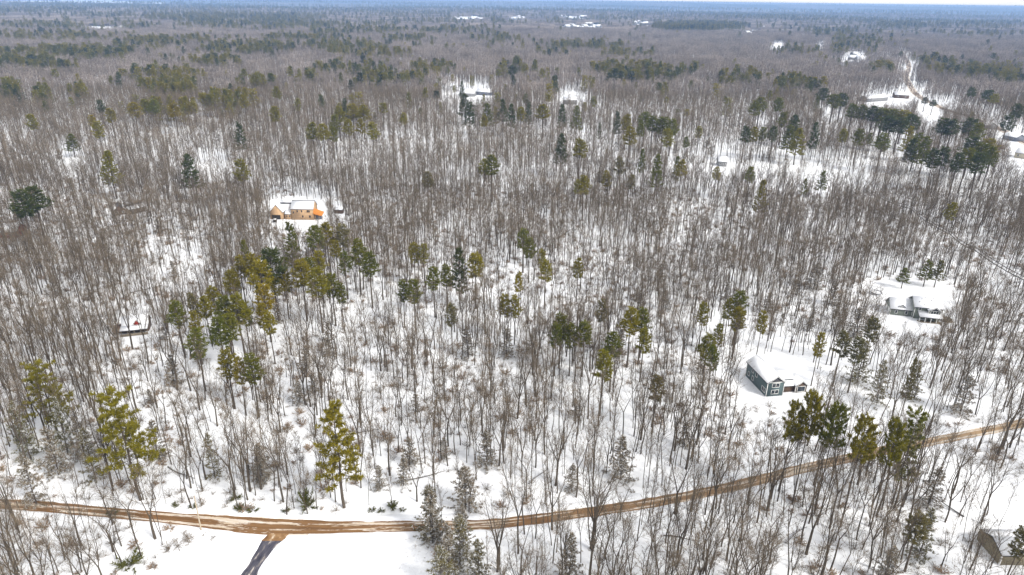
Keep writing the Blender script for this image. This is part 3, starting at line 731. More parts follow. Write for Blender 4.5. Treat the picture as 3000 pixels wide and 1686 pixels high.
# trampoline beside it
x, y = A(2566, 862); o = empty('trampoline', (x, y, gz(x, y))); tag(o, 'round trampoline ring left of the sage green house', 'trampoline')
a = np.linspace(0, 2 * np.pi, 25)
m_ = MB(); tube(m_, np.stack([np.cos(a) * 2.1, np.sin(a) * 2.1, a * 0 + 0.85], 1), a * 0 + 0.16, 5); part('rim', m_, mMetal, o)
m_ = MB(); tube(m_, np.stack([np.cos(a) * 2.1, np.sin(a) * 2.1, a * 0 + 2.5], 1), a * 0 + 0.07, 4); part('net_hoop', m_, mMetal, o)
m_ = MB(); m_.add([(0, 0, 0.8)] + [(math.cos(q) * 2.0, math.sin(q) * 2.0, 0.8) for q in a[:-1]], [(0, i + 1, (i + 1) % 24 + 1) for i in range(24)]); part('mat', m_, mSn, o)
for i in range(6):
    q = i * math.pi / 3; m_ = MB(); tube(m_, [(math.cos(q) * 2.1, math.sin(q) * 2.1, -0.1), (math.cos(q) * 2.1, math.sin(q) * 2.1, 2.5)], [0.05, 0.05], 4); part('leg', m_, mMetal, o)

# plywood house under construction
o, L = place('house', (855, 644.5), (920, 645), 'unfinished plywood sheathed house with snowy roof and orange wrapped porch roof', 'house')
block(o, 0, L, 0, 9.0, 5.9, 3.6, mOSB, trim=False, oh=0.2, bare=0.35)
for x, z, w, n in ((1.3, 4.1, 0.7, 1), (3.4, 4.8, 0.7, 1), (5.7, 4.8, 0.7, 1), (9.3, 4.8, 1.6, 2), (6.1, 1.9, 0.9, 1), (9.9, 1.9, 0.9, 1)):
    window(o, (x, 0, z), X, NY, w, 1.1, n, mOSB)
block(o, -3.6, -0.05, 0.6, 5.0, 2.9, 1.6, mOSB, trim=False, oh=0.2)
window(o, (-2.6, 0.6, 1.8), X, NY, 0.7, 0.9, 1, mOSB); window(o, (-1.2, 0.6, 1.8), X, NY, 0.7, 0.9, 1, mOSB)
# garage wing: gable to the camera, its ridge running back to the right, and a cross gable
block(o, -11.4, -4.6, 0.4, 11.5, 4.0, 4.0, mOSB, axis='y', trim=False, oh=0.25)
block(o, -8.0, -1.2, 4.0, 9.0, 4.2, 3.4, mOSB, axis='x', trim=False, oh=0.2, bare=0.5)
g_ = MB(); box(g_, -10.7, -6.0, 0.33, 0.393, -0.3, 2.5); part('garage_opening', g_, mDark, o, 'dark open garage bay')
pr = MB(); pr.add([(L + 0.05, 0.2, 5.3), (L + 0.05, 3.0, 5.6), (L + 5.2, 0.2, 3.4), (L + 5.2, 3.0, 3.8), (L + 0.05, 0.2, 5.0), (L + 5.2, 0.2, 3.0), (L + 0.05, -0.5, 3.4), (L + 4.6, -0.5, 2.3)], [(0, 2, 3), (0, 3, 1), (6, 7, 2), (6, 2, 0)]); part('porch_roof', pr, mOrange, o, 'bright orange wrapped porch roof')
for i in range(3):
    p_ = MB(); x = L + 0.9 + i * 1.9; box(p_, x - 0.1, x + 0.1, 0, 0.2, -0.3, 4.6 - 0.55 * i - 1.5); part('post', p_, mOSB, o)
w_ = MB(); box(w_, L + 0.1, L + 3.8, 1.4, 2.9, -0.3, 2.6); part('stacked_materials', w_, mMetal, o)
# car in front of the garage
x, y = A(806, 650); o = empty('parked_car', (x, y, gz(x, y)), 0.3); tag(o, 'dark snow dusted car parked by the open garage of the plywood house', 'car')
m_ = MB(); prism_x(m_, -0.85, 0.85, [(-2.2, 0.35), (2.2, 0.35), (2.2, 0.85), (1.2, 0.95), (0.6, 1.45), (-1.3, 1.45), (-2.0, 0.95), (-2.2, 0.9)]); part('body', m_, mDark, o)
m_ = MB(); prism_x(m_, -0.75, 0.75, [(-1.2, 1.46), (0.5, 1.46), (0.5, 1.62), (-1.2, 1.62)]); part('snow_cap', m_, mSn, o)
for sx in (-0.8, 0.8):
    for sy in (-1.35, 1.35):
        m_ = MB(); q = np.linspace(0, 2 * np.pi, 13)[:-1]; prism_x(m_, sx - 0.12, sx + 0.12, [(sy + 0.34 * math.cos(k), 0.34 + 0.34 * math.sin(k)) for k in q]); part('wheel', m_, mDark, o)
def simple_house(pa, pb, D, eave, rise, wm, label, cat='house', group=None, axis='x', win=2, name='house', back=False, chim=False, snow=True, bare=0.0, oh=0.3):
    o, L = place(name, pa, pb, label, cat, group)
    block(o, 0, L, 0, D, eave, rise, wm, axis=axis, trim=False, oh=oh, snow=snow, bare=bare)
    for i in range(win): window(o, (L * (i + 0.5) / win, 0, eave * 0.55), X, NY, min(0.9, L / win * 0.5), eave * 0.35)
    if chim:
        c = MB(); box(c, L * 0.5 - 0.3, L * 0.5 + 0.3, D * 0.5 - 0.3, D * 0.5 + 0.3, eave + rise - 0.6, eave + rise + 0.9); part('chimney', c, mShingle, o)
    return o, L
simple_house((979, 626), (1003, 627), 3.0, 2.2, 0.8, mBrown, 'small dark shed with flat snowy roof right of the plywood house', 'shed', win=0, name='shed')
o, L = simple_house((362, 978), (437, 970), 5.5, 2.4, 2.6, mBrown, 'brown cabin with red gable and snowy porch roof among bare trees at left', win=3)
o2 = MB(); box(o2, -3.0, -0.1, 0.4, 4.0, -0.5, 1.9); part('side_shed', o2, mBrown, o)
block(o, L * 0.45, L * 0.72, 0.1, 3.5, 3.2, 1.5, mRed, axis='y', trim=True, z0=2.4, oh=0.25, wall_name='dormer_wall')
pr = MB(); prism_x(pr, -0.5, L + 0.3, [(-2.8, 1.95), (-2.8, 2.1), (-0.05, 2.6), (-0.05, 2.4)]); rf = part('porch_roof', pr, mShingle, o)
s = MB(); prism_x(s, -0.4, L + 0.2, [(-2.75, 2.12), (-2.75, 2.35), (-0.06, 2.85), (-0.06, 2.62)]); part('snow_blanket', s, mSn, rf)
for i in range(5):
    p_ = MB(); x = i * L / 4; box(p_, x - 0.08, x + 0.08, -2.7, -2.54, -0.3, 2.0); part('post', p_, mWood, o)
p_ = MB(); box(p_, -0.4, L + 0.2, -2.85, -2.75, 0.0, 0.9); part('railing', p_, mWood, o)
simple_house((-60, 699), (52, 697), 9, 2.9, 2.8, mRed, 'long red building with snow covered roof at the left edge', 'building', win=4)
simple_house((336, 632), (372, 628), 8, 2.6, 2.6, mBrown, 'grey brown gabled house half hidden by trees, left one of two', win=2, axis='y', bare=1.5)
simple_house((380, 630), (426, 620), 7, 2.6, 2.0, mBrown, 'low brown house half hidden by trees, right one of two', win=2, bare=1.2)
# tan building at lower right
o, L = place('building', (2926, 1656), (3080, 1658), 'tan sided low building with thick snow on its roof in the bottom right corner', 'building')
block(o, 0, L, 0, 7.6, 2.5, 1.6, mTanW, oh=0.15, trim=False)
t_ = MB(); box(t_, -0.12, 0.12, -0.12, 0.12, -0.6, 2.4); part('corner_board', t_, mTrim, o)
ii = 0
WH = [  # pixel base left, base right, depth, eave, rise, wall, label
 ((2103, 488), (2128, 489), 8, 3.5, 3, mGreyW, 'grey house with white snowy hip of roof behind the middle clearing'),
 ((1345, 283), (1390, 284), 10, 4, 3, mGreyW, 'grey house with white roof in the small clearing beyond the pine row'),
 ((1395, 279), (1440, 281), 9, 4, 3, mMetal, 'second grey house right beside the white roofed house in the small clearing'),
 ((1650, 306), (1690, 307), 10, 4.5, 3, mGreyW, 'white roofed house between the two dark pines right of centre'),
 ((2540, 300), (2600, 296), 12, 4, 3, mGreyW, 'long white roofed house left of the winding road'),
 ((2620, 288), (2662, 290), 12, 4, 3, mBrown, 'white roofed house next to the bend of the winding road'),
 ((2935, 408), (2975, 416), 9, 3.5, 2.6, mMetal, 'grey house with white roof between road and pines at the right edge'),
 ((2918, 436), (2938, 438), 9, 3.5, 2.6, mRust, 'rust orange walled building below the road at the right edge'),
 ((2970, 462), (3012, 468), 10, 3.8, 2.8, mCream, 'cream coloured house touching the right edge below the road'),
 ((2860, 372), (2892, 380), 9, 3.5, 2.6, mGreyW, 'white roofed house just under the winding road'),
 ((2905, 305), (2950, 308), 12, 4, 3, mCream, 'pale house beyond the winding road at right'),
]
for pa, pb, D, e, ri, wm, lab in WH: simple_house(pa, pb, D, e, ri, wm, lab, win=2)
FARH = []
for (cx, cy, rx, ry, n, phr) in [(290, 84, 90, 5, 9, 'in far upper left strip'), (1375, 56, 45, 5, 8, 'in white patch left of centre'), (1505, 55, 30, 4, 5, 'in tiny patch near centre'),
        (1715, 78, 75, 7, 14, 'in large far settlement'), (1680, 52, 40, 3, 6, 'above large far settlement'), (1880, 70, 25, 5, 5, 'right of large far settlement'),
        (2500, 170, 45, 18, 9, 'along far snowy street'), (2400, 130, 30, 20, 5, 'beside street among pines'), (2200, 92, 60, 14, 6, 'among round dark trees'), (1400, 150, 25, 3, 3, 'in pale upper gap')]:
    r = np.random.default_rng(int(cx)); xs = np.sort(cx + r.uniform(-1, 1, n) * rx)
    for k, x in enumerate(xs):
        y = cy + r.uniform(-1, 1) * ry * 0.8; xx, yy = A(x, y, 6.0)
        s = max(1.0, yy / 2200); FARH.append((xx, yy, s, r.random() * 3.14, k, n, phr))
ORD = ['first', 'second', 'third', 'fourth', 'fifth', 'sixth', 'seventh', 'eighth', 'ninth', 'tenth', 'eleventh', 'twelfth', 'thirteenth', 'fourteenth', 'fifteenth', 'sixteenth', 'seventeenth', 'eighteenth', 'nineteenth', 'twentieth', 'twenty first', 'twenty second', 'twenty third', 'twenty fourth', 'twenty fifth', 'twenty sixth', 'twenty seventh', 'twenty eighth', 'twenty ninth', 'thirtieth']
def fh_mesh():
    w = MB(); prism_x(w, -7, 7, [(-5, -2), (5, -2), (5, 6), (0, 9.5), (-5, 6)])
    s = MB(); prism_x(s, -7.6, 7.6, [(-5.6, 5.6), (0, 9.6), (5.6, 5.6), (5.6, 6.3), (0, 10.4), (-5.6, 6.3)])
    return w.mesh('wall', [mGreyW]), s.mesh('roof', [mSn])
wm_, rm_ = fh_mesh()
for xx, yy, s, rz, k, n, phr in FARH:
    o = empty('far_house', (xx, yy, gz(xx, yy)), rz, (min(s, 1.8),) * 3); tag(o, 'small white roofed house, %s from left %s' % (ORD[k], phr), 'house', 'far snow roofed houses')
    obj('wall', wm_, o); obj('roof', rm_, o)
print('houses', time.time() - T0)

# ------------------------------------------------------------------ poles and wires
def pole(px, py, H, label, r0=0.16, arm=True, lean=0.0, m=mPole):
    x, y = A(px, py); o = empty('utility_pole', (x, y, gz(x, y)), lean); tag(o, label, 'utility pole')
    p = MB(); tube(p, [(0, 0, -0.5), (0.02, 0, H)], [r0, r0 * 0.7], 7); part('shaft', p, m, o)
    if arm:
        p = MB(); box(p, -1.1, 1.1, -0.07, 0.07, H - 0.9, H - 0.75); ar = part('crossarm', p, m, o)
        for u in (-0.9, 0, 0.9):
            p = MB(); box(p, u - 0.05, u + 0.05, -0.05, 0.05, H - 0.749, H - 0.58); part('insulator', p, mMetal, ar)
    return (x, y, gz(x, y) + H)
pole(590, 1556, 9.6, 'pale wooden utility pole between muddy road and open snowy field', 0.17, arm=False)
pole(2975, 385, 11, 'pale utility pole beside the winding road at the right edge')
tops = [pole(px, py, 11.5, lab, 0.14, m=mWood) for px, py, lab in [(2520, 600, 'farthest utility pole of the line through the woods at right'), (2656, 662, 'second farthest pole of the wire line through the woods at right'), (2770, 742, 'middle pole of the wire line above the sage house clearing'), (2838, 790, 'second nearest pole of the wire line through the woods at right'), (3020, 905, 'nearest pole of the wire line at the right edge')]]
for k in range(2):
    o = empty('overhead_cable', (0, 0, 0)); tag(o, ['upper thick dark cable strung through the woods at right', 'lower thick dark cable strung through the woods at right'][k], 'cable')
    for a_, b_ in zip(tops[:-1], tops[1:]):
        q = np.linspace(0, 1, 12)[:, None]; pa = np.array(a_) - [0, 0, 0.7 + 1.3 * k]; pb = np.array(b_) - [0, 0, 0.7 + 1.3 * k]
        pt = pa * (1 - q) + pb * q - np.array([0, 0, 1]) * (1.1 * 4 * q * (1 - q)); m_ = MB(); tube(m_, pt, np.full(12, 0.20 if k else 0.15), 5); part('span', m_, mWire, o)

# ------------------------------------------------------------------ conifers placed one by one (positions read in a 2576 px wide copy of the photo)
S = 3000 / 2576
CC = dict(golden=(0.30, 0.24, 0.009), olive=(0.25, 0.215, 0.009), green=(0.145, 0.155, 0.010), dark=(0.055, 0.080, 0.016), sparse=(0.19, 0.165, 0.07))
CN = dict(golden='golden olive', olive='olive green', green='mid green', dark='dark green', sparse='thin dull green')
G = {}
def grp(phrase, items): G[phrase] = items
# item: x, y_top, width, colour, kind, [height]
grp('in the row by the lower left road', [(95, 912, 105, 'olive', 'layered', 23), (285, 980, 140, 'golden', 'layered', 30), (838, 1008, 130, 'olive', 'conical', 29)])
grp('over the muddy road at lower right', [(2005, 1018, 62, 'olive', 'dome', 27), (2052, 996, 72, 'olive', 'dome', 30), (2110, 1026, 74, 'green', 'dome', 29), (2182, 1055, 82, 'olive', 'dome', 29), (2262, 1065, 66, 'olive', 'dome', 28), (2312, 1035, 76, 'green', 'layered', 26)])
grp('between plywood house and brown cabin', [(612, 605, 40, 'green', 'conical'), (600, 645, 38, 'olive', 'oval'), (578, 680, 42, 'olive', 'oval'), (632, 640, 50, 'olive', 'oval'), (652, 655, 60, 'golden', 'oval'), (678, 625, 75, 'dark', 'oval'), (662, 715, 48, 'golden', 'oval'), (712, 680, 38, 'olive', 'oval'), (690, 690, 30, 'olive', 'oval')])
grp('in clump just below the plywood house', [(728, 560, 52, 'green', 'conical'), (790, 568, 46, 'green', 'oval'), (820, 560, 44, 'olive', 'oval'), (858, 565, 42, 'sparse', 'oval'), (800, 632, 38, 'golden', 'oval'), (775, 648, 34, 'green', 'oval'), (755, 655, 52, 'olive', 'oval'), (795, 675, 56, 'olive', 'oval'), (832, 688, 42, 'green', 'oval'), (856, 712, 30, 'green', 'oval'), (865, 635, 36, 'green', 'oval'), (897, 603, 46, 'green', 'oval'), (927, 635, 46, 'green', 'oval'), (842, 605, 30, 'olive', 'oval')])
grp('in the clump beside the brown cabin', [(438, 758, 46, 'green', 'oval'), (478, 738, 30, 'sparse', 'oval'), (485, 785, 32, 'olive', 'oval'), (488, 828, 52, 'green', 'oval'), (530, 722, 38, 'olive', 'oval'), (512, 745, 36, 'olive', 'oval'), (560, 745, 52, 'green', 'oval'), (592, 742, 58, 'olive', 'oval'), (545, 800, 56, 'green', 'oval'), (572, 792, 48, 'green', 'oval'), (610, 762, 40, 'green', 'oval'), (656, 765, 34, 'golden', 'oval'), (674, 785, 36, 'golden', 'oval'), (566, 880, 48, 'olive', 'oval'), (596, 900, 36, 'olive', 'oval'), (628, 893, 52, 'green', 'oval')])
grp('among the bare trees left of the centre', [(1040, 612, 32, 'olive', 'oval'), (1065, 614, 32, 'olive', 'oval'), (1012, 706, 34, 'green', 'oval'), (1040, 703, 42, 'green', 'oval'), (1090, 672, 40, 'green', 'oval'), (1122, 667, 36, 'green', 'oval'), (1155, 627, 52, 'dark', 'conical'), (1196, 638, 46, 'golden', 'oval'), (1135, 765, 30, 'sparse', 'oval'), (1270, 742, 34, 'olive', 'oval'), (1296, 744, 32, 'olive', 'oval'), (1306, 684, 20, 'golden', 'oval'), (1318, 576, 34, 'green', 'oval'), (1332, 600, 34, 'green', 'oval'), (1364, 628, 26, 'olive', 'oval'), (1373, 655, 38, 'golden', 'oval'), (1455, 650, 32, 'olive', 'oval')])
grp('in the clumps right of the centre', [(1412, 790, 44, 'green', 'oval'), (1400, 815, 36, 'green', 'oval'), (1438, 815, 40, 'green', 'oval'), (1472, 810, 44, 'green', 'oval'), (1520, 883, 56, 'olive', 'oval'), (1545, 836, 50, 'green', 'oval'), (1590, 775, 50, 'olive', 'oval'), (1618, 776, 46, 'green', 'oval'), (1622, 828, 40, 'olive', 'oval'), (1655, 945, 42, 'sparse', 'oval'), (1515, 755, 34, 'sparse', 'oval')])
grp('between centre and the blue grey house', [(1772, 762, 32, 'olive', 'oval'), (1838, 750, 30, 'olive', 'oval'), (1864, 733, 44, 'green', 'oval'), (1862, 775, 40, 'olive', 'oval'), (1784, 842, 46, 'olive', 'oval'), (1812, 815, 26, 'olive', 'oval'), (1922, 783, 26, 'golden', 'oval'), (1795, 870, 36, 'green', 'oval')])
grp('around the sage green house', [(2280, 676, 36, 'green', 'conical', 9), (2340, 655, 40, 'green', 'conical', 12), (2368, 657, 38, 'sparse', 'conical', 12), (2400, 510, 30, 'olive', 'oval'), (2125, 835, 44, 'sparse', 'oval'), (2165, 850, 44, 'sparse', 'oval'), (2200, 800, 40, 'sparse', 'oval'), (2068, 838, 28, 'olive', 'oval'), (2305, 905, 30, 'sparse', 'conical')])
grp('standing alone in the left woods', [(45, 480, 58, 'dark', 'oval'), (78, 470, 62, 'dark', 'oval'), (175, 338, 40, 'green', 'conical', 17), (268, 380, 54, 'olive', 'conical'), (472, 390, 52, 'dark', 'conical'), (602, 402, 40, 'olive', 'oval'), (600, 308, 36, 'dark', 'conical'), (242, 305, 30, 'olive', 'oval'), (228, 290, 20, 'golden', 'oval'), (74, 288, 28, 'olive', 'oval'), (249, 252, 22, 'dark', 'oval'), (275, 273, 26, 'olive', 'oval'), (333, 258, 34, 'golden', 'oval'), (362, 250, 26, 'olive', 'oval'), (385, 250, 30, 'green', 'oval'), (435, 258, 34, 'golden', 'oval'), (475, 262, 16, 'golden', 'oval'), (295, 182, 24, 'dark', 'conical'), (690, 268, 28, 'olive', 'oval'), (612, 240, 24, 'olive', 'oval'), (694, 218, 24, 'olive', 'oval'), (640, 185, 24, 'olive', 'oval')])
grp('in clump upper left of centre', [(865, 248, 28, 'dark', 'conical'), (850, 268, 32, 'olive', 'oval'), (885, 262, 36, 'olive', 'oval'), (912, 265, 38, 'olive', 'oval'), (840, 290, 30, 'green', 'oval'), (785, 308, 34, 'olive', 'oval'), (810, 312, 34, 'olive', 'oval'), (935, 308, 32, 'olive', 'oval'), (875, 300, 30, 'olive', 'oval'), (905, 300, 26, 'olive', 'oval'), (835, 320, 26, 'green', 'oval'), (1015, 284, 20, 'golden', 'oval')])
grp('in loose row across the upper centre', [(1162, 205, 20, 'dark', 'conical'), (1170, 238, 42, 'dark', 'conical'), (1180, 258, 38, 'dark', 'conical'), (1225, 260, 38, 'green', 'conical'), (1218, 290, 20, 'olive', 'oval'), (1265, 250, 32, 'dark', 'conical'), (1287, 263, 28, 'dark', 'conical'), (1310, 270, 24, 'olive', 'oval'), (1330, 258, 24, 'dark', 'conical'), (1368, 263, 38, 'olive', 'oval'), (1415, 264, 30, 'dark', 'conical'), (1453, 268, 34, 'green', 'conical'), (1290, 165, 30, 'dark', 'oval'), (1300, 140, 20, 'green', 'oval'), (1398, 190, 20, 'dark', 'conical'), (1363, 172, 18, 'olive', 'oval')])
grp('in woods below the upper loose row', [(1412, 338, 40, 'dark', 'conical'), (1460, 350, 42, 'olive', 'oval'), (1218, 400, 30, 'olive', 'oval'), (1238, 390, 40, 'green', 'oval'), (1075, 432, 30, 'sparse', 'oval'), (1470, 442, 36, 'golden', 'oval'), (1455, 452, 22, 'olive', 'oval'), (1525, 430, 26, 'olive', 'oval'), (1558, 395, 30, 'sparse', 'oval'), (1590, 440, 24, 'sparse', 'oval'), (1618, 375, 26, 'green', 'conical'), (1655, 390, 38, 'green', 'conical'), (1706, 395, 26, 'green', 'conical'), (1718, 402, 30, 'olive', 'oval')])
grp('in dark band right of upper centre', [(1510, 310, 16, 'dark', 'conical'), (1555, 280, 26, 'dark', 'conical'), (1578, 288, 30, 'olive', 'oval'), (1585, 320, 38, 'olive', 'oval'), (1612, 310, 24, 'green', 'oval'), (1625, 282, 36, 'green', 'oval'), (1645, 292, 34, 'green', 'oval'), (1670, 295, 44, 'green', 'oval'), (1692, 300, 34, 'green', 'oval'), (1680, 325, 34, 'olive', 'oval'), (1727, 345, 18, 'green', 'oval'), (1760, 318, 20, 'olive', 'oval')])
grp('around the middle right clearing', [(1805, 420, 22, 'olive', 'oval'), (1890, 420, 28, 'green', 'oval'), (1922, 453, 38, 'olive', 'conical'), (2028, 450, 26, 'olive', 'conical', 14), (2074, 430, 32, 'green', 'conical', 17)])
grp('in right pine belt above the clearing', [(1878, 318, 30, 'dark', 'oval'), (1898, 320, 26, 'olive', 'oval'), (1922, 320, 24, 'green', 'oval'), (1948, 318, 28, 'dark', 'oval'), (1972, 283, 26, 'green', 'oval'), (2000, 290, 44, 'dark', 'conical', 26), (1990, 315, 46, 'green', 'conical', 26), (2012, 325, 50, 'olive', 'conical', 26), (2055, 308, 34, 'dark', 'conical'), (2125, 325, 24, 'olive', 'oval'), (2165, 325, 30, 'green', 'oval'), (2190, 335, 18, 'green', 'oval'), (2225, 335, 40, 'green', 'oval'), (1915, 245, 40, 'green', 'oval'), (1900, 255, 30, 'green', 'oval'), (1962, 246, 28, 'green', 'oval')])
grp('in the dark mass left of winding road', [(2100, 238, 44, 'green', 'oval'), (2075, 222, 34, 'dark', 'oval'), (2120, 235, 34, 'dark', 'oval'), (2148, 262, 36, 'green', 'oval'), (2175, 265, 36, 'green', 'oval'), (2200, 268, 44, 'dark', 'oval'), (2225, 272, 44, 'green', 'oval'), (2250, 275, 44, 'green', 'oval'), (2278, 278, 48, 'olive', 'oval'), (2240, 292, 46, 'dark', 'oval'), (2268, 296, 50, 'dark', 'oval'), (2298, 288, 46, 'dark', 'oval'), (2295, 318, 40, 'olive', 'conical', 26), (2312, 335, 54, 'green', 'conical', 27), (2335, 345, 50, 'green', 'conical', 27), (2300, 350, 40, 'dark', 'conical', 24)])
grp('in dark mass below winding road end', [(2330, 245, 36, 'dark', 'oval', 16), (2350, 252, 34, 'dark', 'oval', 16), (2355, 375, 36, 'dark', 'oval'), (2380, 370, 36, 'dark', 'oval'), (2378, 298, 42, 'dark', 'oval'), (2402, 300, 36, 'dark', 'oval'), (2448, 298, 46, 'dark', 'oval'), (2465, 310, 34, 'green', 'oval'), (2450, 345, 48, 'dark', 'oval'), (2475, 360, 50, 'green', 'oval'), (2492, 350, 46, 'olive', 'oval'), (2440, 375, 44, 'green', 'oval'), (2470, 385, 44, 'dark', 'oval'), (2415, 385, 36, 'dark', 'oval'), (2500, 370, 36, 'green', 'oval'), (2540, 290, 34, 'dark', 'oval'), (2565, 262, 36, 'dark', 'oval')])
grp('standing tall behind the winding road', [(2447, 222, 26, 'dark', 'dome', 26), (2488, 228, 34, 'dark', 'dome', 26), (2505, 238, 28, 'olive', 'dome', 24)])
grp('in the bottom right corner', [(2320, 1295, 60, 'sparse', 'oval', 15), (2580, 1330, 50, 'sparse', 'oval', 16)])
npine = 0
CROWNW = dict(layered=10.8, conical=9.6, oval=7.4, dome=10.2, spruce=7.6, hemlock=7.6)
allpx = []
def place_conifer(name, x3, y3, wpx, colour, kind, H, label, group, seed):
    r = random.Random(seed)
    if H is None:
        H = 20.0
        for _ in range(3):
            xx, yy = A(x3, y3, H); _, _, dep = proj(np.array(xx), np.array(yy), np.array(H)); wm = wpx * float(dep) / FPX
            H = min(28, max(18.5, 2.3 * wm + 7))
    xx, yy = A(x3, y3, H); _, _, dep = proj(np.array(xx), np.array(yy), np.array(H)); wm = wpx * float(dep) / FPX
    tm, cm, ref = r.choice(CON[kind]); sz = H / ref; wm *= 1.22 if kind == 'oval' else 1.0
    sxy = max((0.76 if kind == 'oval' else 0.42) * sz, min(2.0 * sz, wm / CROWNW[kind]))
    o = empty(name, (xx, yy, gz(xx, yy)), r.random() * 6.28, (sxy, sxy, sz)); tag(o, label, 'tree', group)
    a = obj('trunk', tm, o); b_ = obj('crown', cm, o); a.scale = (1, 1, 1)
    cc = CC[colour]; k = r.uniform(0.85, 1.15); b_.color = (cc[0] * k * r.uniform(0.92, 1.08), cc[1] * k, cc[2] * k, 1)
    allpx.append((x3, y3, wpx, float(dep))); return o
for phrase, items in G.items():
    items = sorted(items, key=lambda q: q[0])
    for k, it in enumerate(items):
        x, y, w, colr, kind = it[:5]; H = it[5] if len(it) > 5 else None
        lab = '%s pine, %s from left %s' % (CN[colr], ORD[k], phrase)
        place_conifer('pine_tree', x * S, y * S, w * S, colr, kind, H, lab, 'pines rising from the bare woods', int(x * 7 + y)); npine += 1
# snow dusted firs with boughs to the ground (positions in 3000 px)
FIRS = [(1362, 1368, 110, 12, 'large snow dusted fir beside the muddy road near the middle of the bottom'), (1176, 1335, 55, 9, 'small dark snow dusted fir, right one of the pair left of the large roadside fir'), (1108, 1365, 50, 7, 'small dark snow dusted fir, left one of the pair left of the large roadside fir'),
        (1830, 1278, 95, 13, 'broad snow dusted fir above the muddy road right of centre'), (1678, 1360, 55, 8, 'round snowy fir above the muddy road, just left of the broad fir'), (1425, 1262, 80, 11, 'snowy fir standing behind the large roadside fir'), (1300, 1280, 36, 7, 'slim snowy fir up the slope left of the large roadside fir'),
        (758, 1335, 75, 8, 'dark snow clotted fir between the two olive roadside pines'), (2848, 1100, 80, 13, 'dark snow dusted fir above the road near the right edge'), (440, 1230, 70, 12, 'dusky fir right under the broad golden pine'),
        (1675, 1560, 90, 13, 'snow dusted fir below the muddy road at the bottom edge'), (1262, 1440, 85, 14, 'ragged green brown hemlock at the right corner of the open field, upper one'), (1310, 1530, 80, 14, 'ragged green brown hemlock at the bottom edge by the open field'), (1355, 1475, 60, 13, 'narrow hemlock by the road, right of the ragged upper hemlock'),
        (1370, 960, 60, 11, 'brown snow dusted fir left of the centre right pine clump'), (1485, 960, 60, 11, 'second brown snow dusted fir close to the centre right pine clump'), (2400, 770, 60, 12, 'dusky fir left of the sage house yard'), (2520, 900, 70, 12, 'dusky fir touching the left of the sage house yard'), (2755, 1370, 80, 11, 'tangled snow dusted fir in the lower right woods'), (130, 1250, 90, 14, 'dusky fir at the left edge under the broad olive pine'), (210, 1200, 70, 15, 'second dusky fir near the left edge above the road'), (60, 1330, 80, 14, 'lowest dusky fir at the left edge above the road'), (490, 1040, 60, 11, 'brown fir below the clump beside the brown cabin'), (870, 1115, 60, 8, 'low snowy fir above the tall conical roadside pine'), (2620, 1600, 90, 10, 'snow clotted fir in the bottom right woods')]
for i, (x, y, w, H, lab) in enumerate(FIRS):
    place_conifer('fir_tree', x, y, w, 'sparse', 'spruce', H, lab, 'snow dusted firs', 31 * i + 5)
HEM = [(1256, 1420, 105, 14, 'tall ragged green hemlock over the road at the field corner'), (1345, 1510, 110, 13, 'broad dull green hemlock at the bottom, right of the field'), (1290, 1600, 115, 12, 'olive hemlock cut by the bottom edge beside the field'), (1400, 1580, 90, 12, 'dull green hemlock at the bottom edge, farthest from the field'), (40, 1180, 90, 17, 'dull green hemlock at the left edge, uppermost'), (150, 1165, 80, 17, 'dull green hemlock under the leftmost olive roadside pine'),
       (240, 1255, 75, 15, 'dull green hemlock left of the golden roadside pine trunk'), (605, 1270, 60, 13, 'green and white hemlock left of the tall conical roadside pine'), (2540, 1000, 80, 15, 'dull green hemlock below the sage house yard, left'), (2600, 1060, 70, 14, 'dull green hemlock below the sage house yard, right'), (2700, 1060, 60, 13, 'dull green hemlock right of the blue house clearing'), (2735, 1490, 80, 14, 'dull green hemlock in the bottom right woods')]
for i, (x, y, w, H, lab) in enumerate(HEM):
    place_conifer('hemlock_tree', x, y, w, 'sparse', 'hemlock', H, lab, 'hemlocks', 17 * i + 3)
BUSHES = [(515, 1478, 1.0), (565, 1482, 1.0), (702, 1486, 1.5), (742, 1492, 1.3), (838, 1492, 0.9), (900, 1478, 2.4), (1090, 1490, 0.9), (1117, 1492, 0.9), (1152, 1480, 1.6), (1180, 1488, 0.8), (385, 1650, 2.6), (690, 1455, 1.4), (330, 1500, 1.2)]
for k, (x, y, s) in enumerate(sorted(BUSHES)):
    xx, yy = A(x, y + 8); o = empty('bush', (xx, yy, gz(xx, yy)), k, (s * 0.8, s * 0.8, s * (1.2 if s > 2 and x > 800 else 0.75)))
    tag(o, 'olive evergreen bush, %s from the left beside the lower muddy road' % ORD[k], 'bush', 'evergreen bushes by the road')
    b_ = obj('leaves', BUSH[k % 3], o); b_.color = (0.10, 0.105, 0.02, 1)
LOGS = [(1575, 1400, 50, 'long bare fallen trunk leaning over snow above the road, bottom centre'), (2750, 1470, 120, 'fallen dark trunk in the lower right woods near the snowy lane'), (1240, 1400, 20, 'short fallen log in the snow left of bottom centre'), (530, 1390, -30, 'fallen trunk lying above the road near the pole'), (1060, 1270, 10, 'fallen log between the conical pine and the slim fir'), (2330, 1570, 35, 'thin fallen trunk in the snow below the roadside pines'),
        (1990, 1580, -15, 'fallen log in the snow at the bottom, right of centre'), (430, 850, 40, 'long fallen trunk on the open snow above the brown cabin'), (610, 690, 10, 'fallen trunk in the snow left below the plywood house'), (2150, 1270, 60, 'fallen log between blue grey house and muddy road')]
